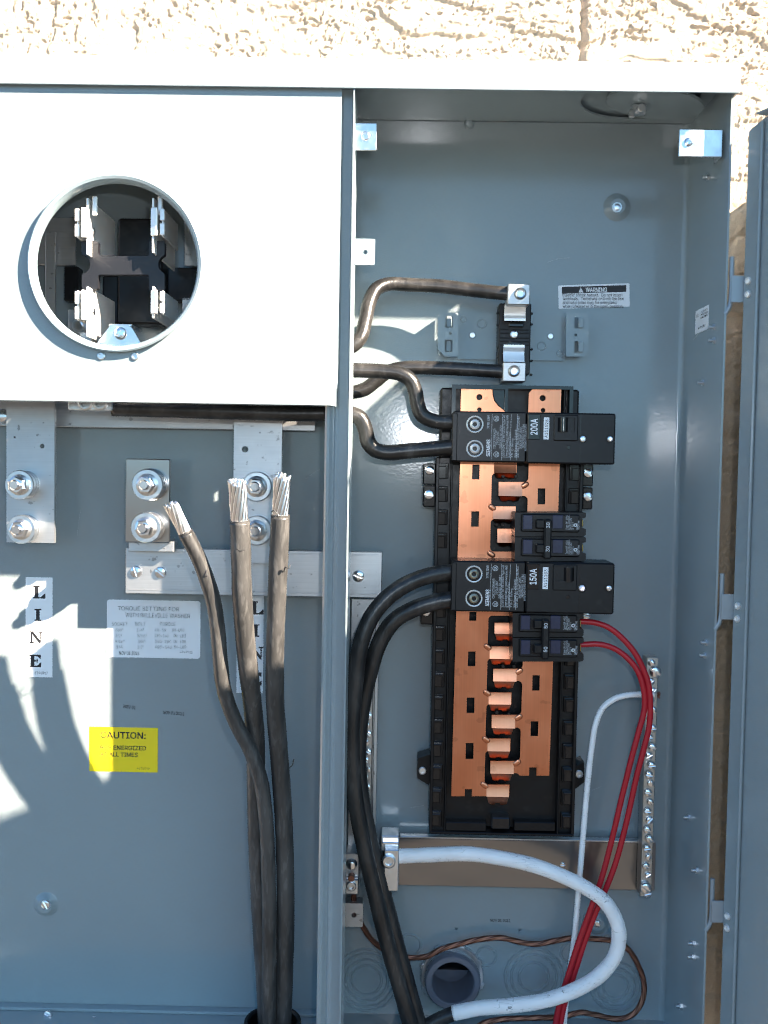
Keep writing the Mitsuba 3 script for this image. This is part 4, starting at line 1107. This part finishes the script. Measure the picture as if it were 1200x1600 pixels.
obj('strands', cat([tube(np.array([[wl[0] - .006, -.036 + .0015 * math.sin(i), wl[2] + .0014 * math.cos(i * 2.1) + (i - 2) * .0008], [wl[0] + .0015, -.038 + .002 * math.sin(i * 1.7), wl[2] + (i - 2) * .0016]]), .0008, 8) for i in range(5)]), 'copper_wire', t, True)


# the three line cables with stripped, stranded ends
def line_cable(label, tip, neck, path, r, seed, fan):
    t = thing('line_cable', label, 'cable')
    pj = run([neck] + path, 10)
    rr = r / F_PX * 1.03
    obj('jacket', tube(pj, rr, 24, wob=.035, seed=seed), 'line_jacket', t, True)
    a, b = at(*neck), at(*tip)
    L = b - a; u = L / np.linalg.norm(L)
    s1 = np.cross(u, [0, 1, 0]); s1 /= np.linalg.norm(s1); s2 = np.cross(u, s1)
    obj('cut_edge', tube(np.array([a - u * .001, a + u * .0012]), rr * .98, 24), 'line_jacket', t, 30)
    rn = random.Random(seed)
    rs = rr * .185
    for ring, n, rad in ((0, 6, .34), (1, 12, .70)):
        for i in range(n):
            an = 2 * math.pi * i / n + .2 * ring
            pts = []
            ln = rn.uniform(.90, 1.03)
            for f in (-.06, .25, .5, .75, 1.0):
                tw = an + f * 1.15
                q = rad * rr * (1 + (fan * f * f if ring else .3 * fan * f * f)) * (1 + rn.uniform(-.04, .06) * f)
                pts.append(a + L * (f * ln) + q * (math.cos(tw) * s1 + math.sin(tw) * s2))
            obj('strand', tube(spline(pts, 4), rs, 8), 'strand', t, True)
    return t


def lj_col(p, n, uv):
    d = fbm(p.x * 70, p.y * 70, p.z * 16, 4)
    s = smoothstep(.52, .68, fbm(p.x * 420, p.y * 420, p.z * 50, 3))
    return mix((.026, .0258, .0252), (.064, .0625, .060), smoothstep(.25, .8, d)) * (1 + .5 * s)


scene['line_jacket'] = two(bump(principled(proc(lj_col), .38, specular=.5), jacket_bump))
line_cable('thinnest of the three stripped line cables, its bare end leaning left', (266, 786, -.163), (290, 833, -.159), [(309, 869, -.154), (323, 905, -.150), (333, 938, -.146), (339, 975, -.142), (344, 1030, -.134), (350, 1077, -.126), (368, 1128, -.119), (391, 1172, -.114), (407, 1218, -.111), (414, 1264, -.108), (418, 1320, -.104), (420, 1390, -.099), (421, 1450, -.094), (420, 1540, -.088), (420, 1640, -.078)], 11.8, 21, .10)
line_cable('stripped line cable in the middle of the three, upright with a straight bare end', (370, 750, -.170), (374.5, 815, -.166), [(376, 850, -.163), (378, 920, -.156), (382, 985, -.146), (388, 1045, -.131), (395, 1105, -.111), (399, 1160, -.096), (400, 1230, -.086), (402, 1310, -.080), (406, 1400, -.072), (411, 1490, -.066), (416, 1570, -.062), (418, 1650, -.060)], 15.2, 22, .06)
line_cable('stripped line cable on the right of the three, nearest the centre post', (441, 741, -.160), (438, 806, -.156), [(436.5, 850, -.153), (434, 900, -.149), (431.5, 960, -.142), (429.5, 1030, -.132), (430, 1100, -.121), (435, 1165, -.111), (440, 1230, -.103), (444, 1300, -.097), (446, 1380, -.090), (446, 1460, -.083), (444, 1540, -.076), (440, 1640, -.068)], 14.6, 23, .02)
for k, pts in (('line_cable_002', ((444, 893, -.158), (446, 886, -.163), (451, 888, -.164), (453, 882, -.163))), ('line_cable_002', ((452, 1200, -.117), (457, 1195, -.120), (459, 1186, -.121))), ('line_cable_001', ((370, 858, -.176), (375, 861, -.180), (383, 859, -.180))), ('line_cable_002', ((424, 800, -.166), (428, 798, -.172), (433, 804, -.172), (435, 809, -.168)))):
    obj('shaving', tube(run(pts, 6), .0006, 7), 'line_jacket', k, True)
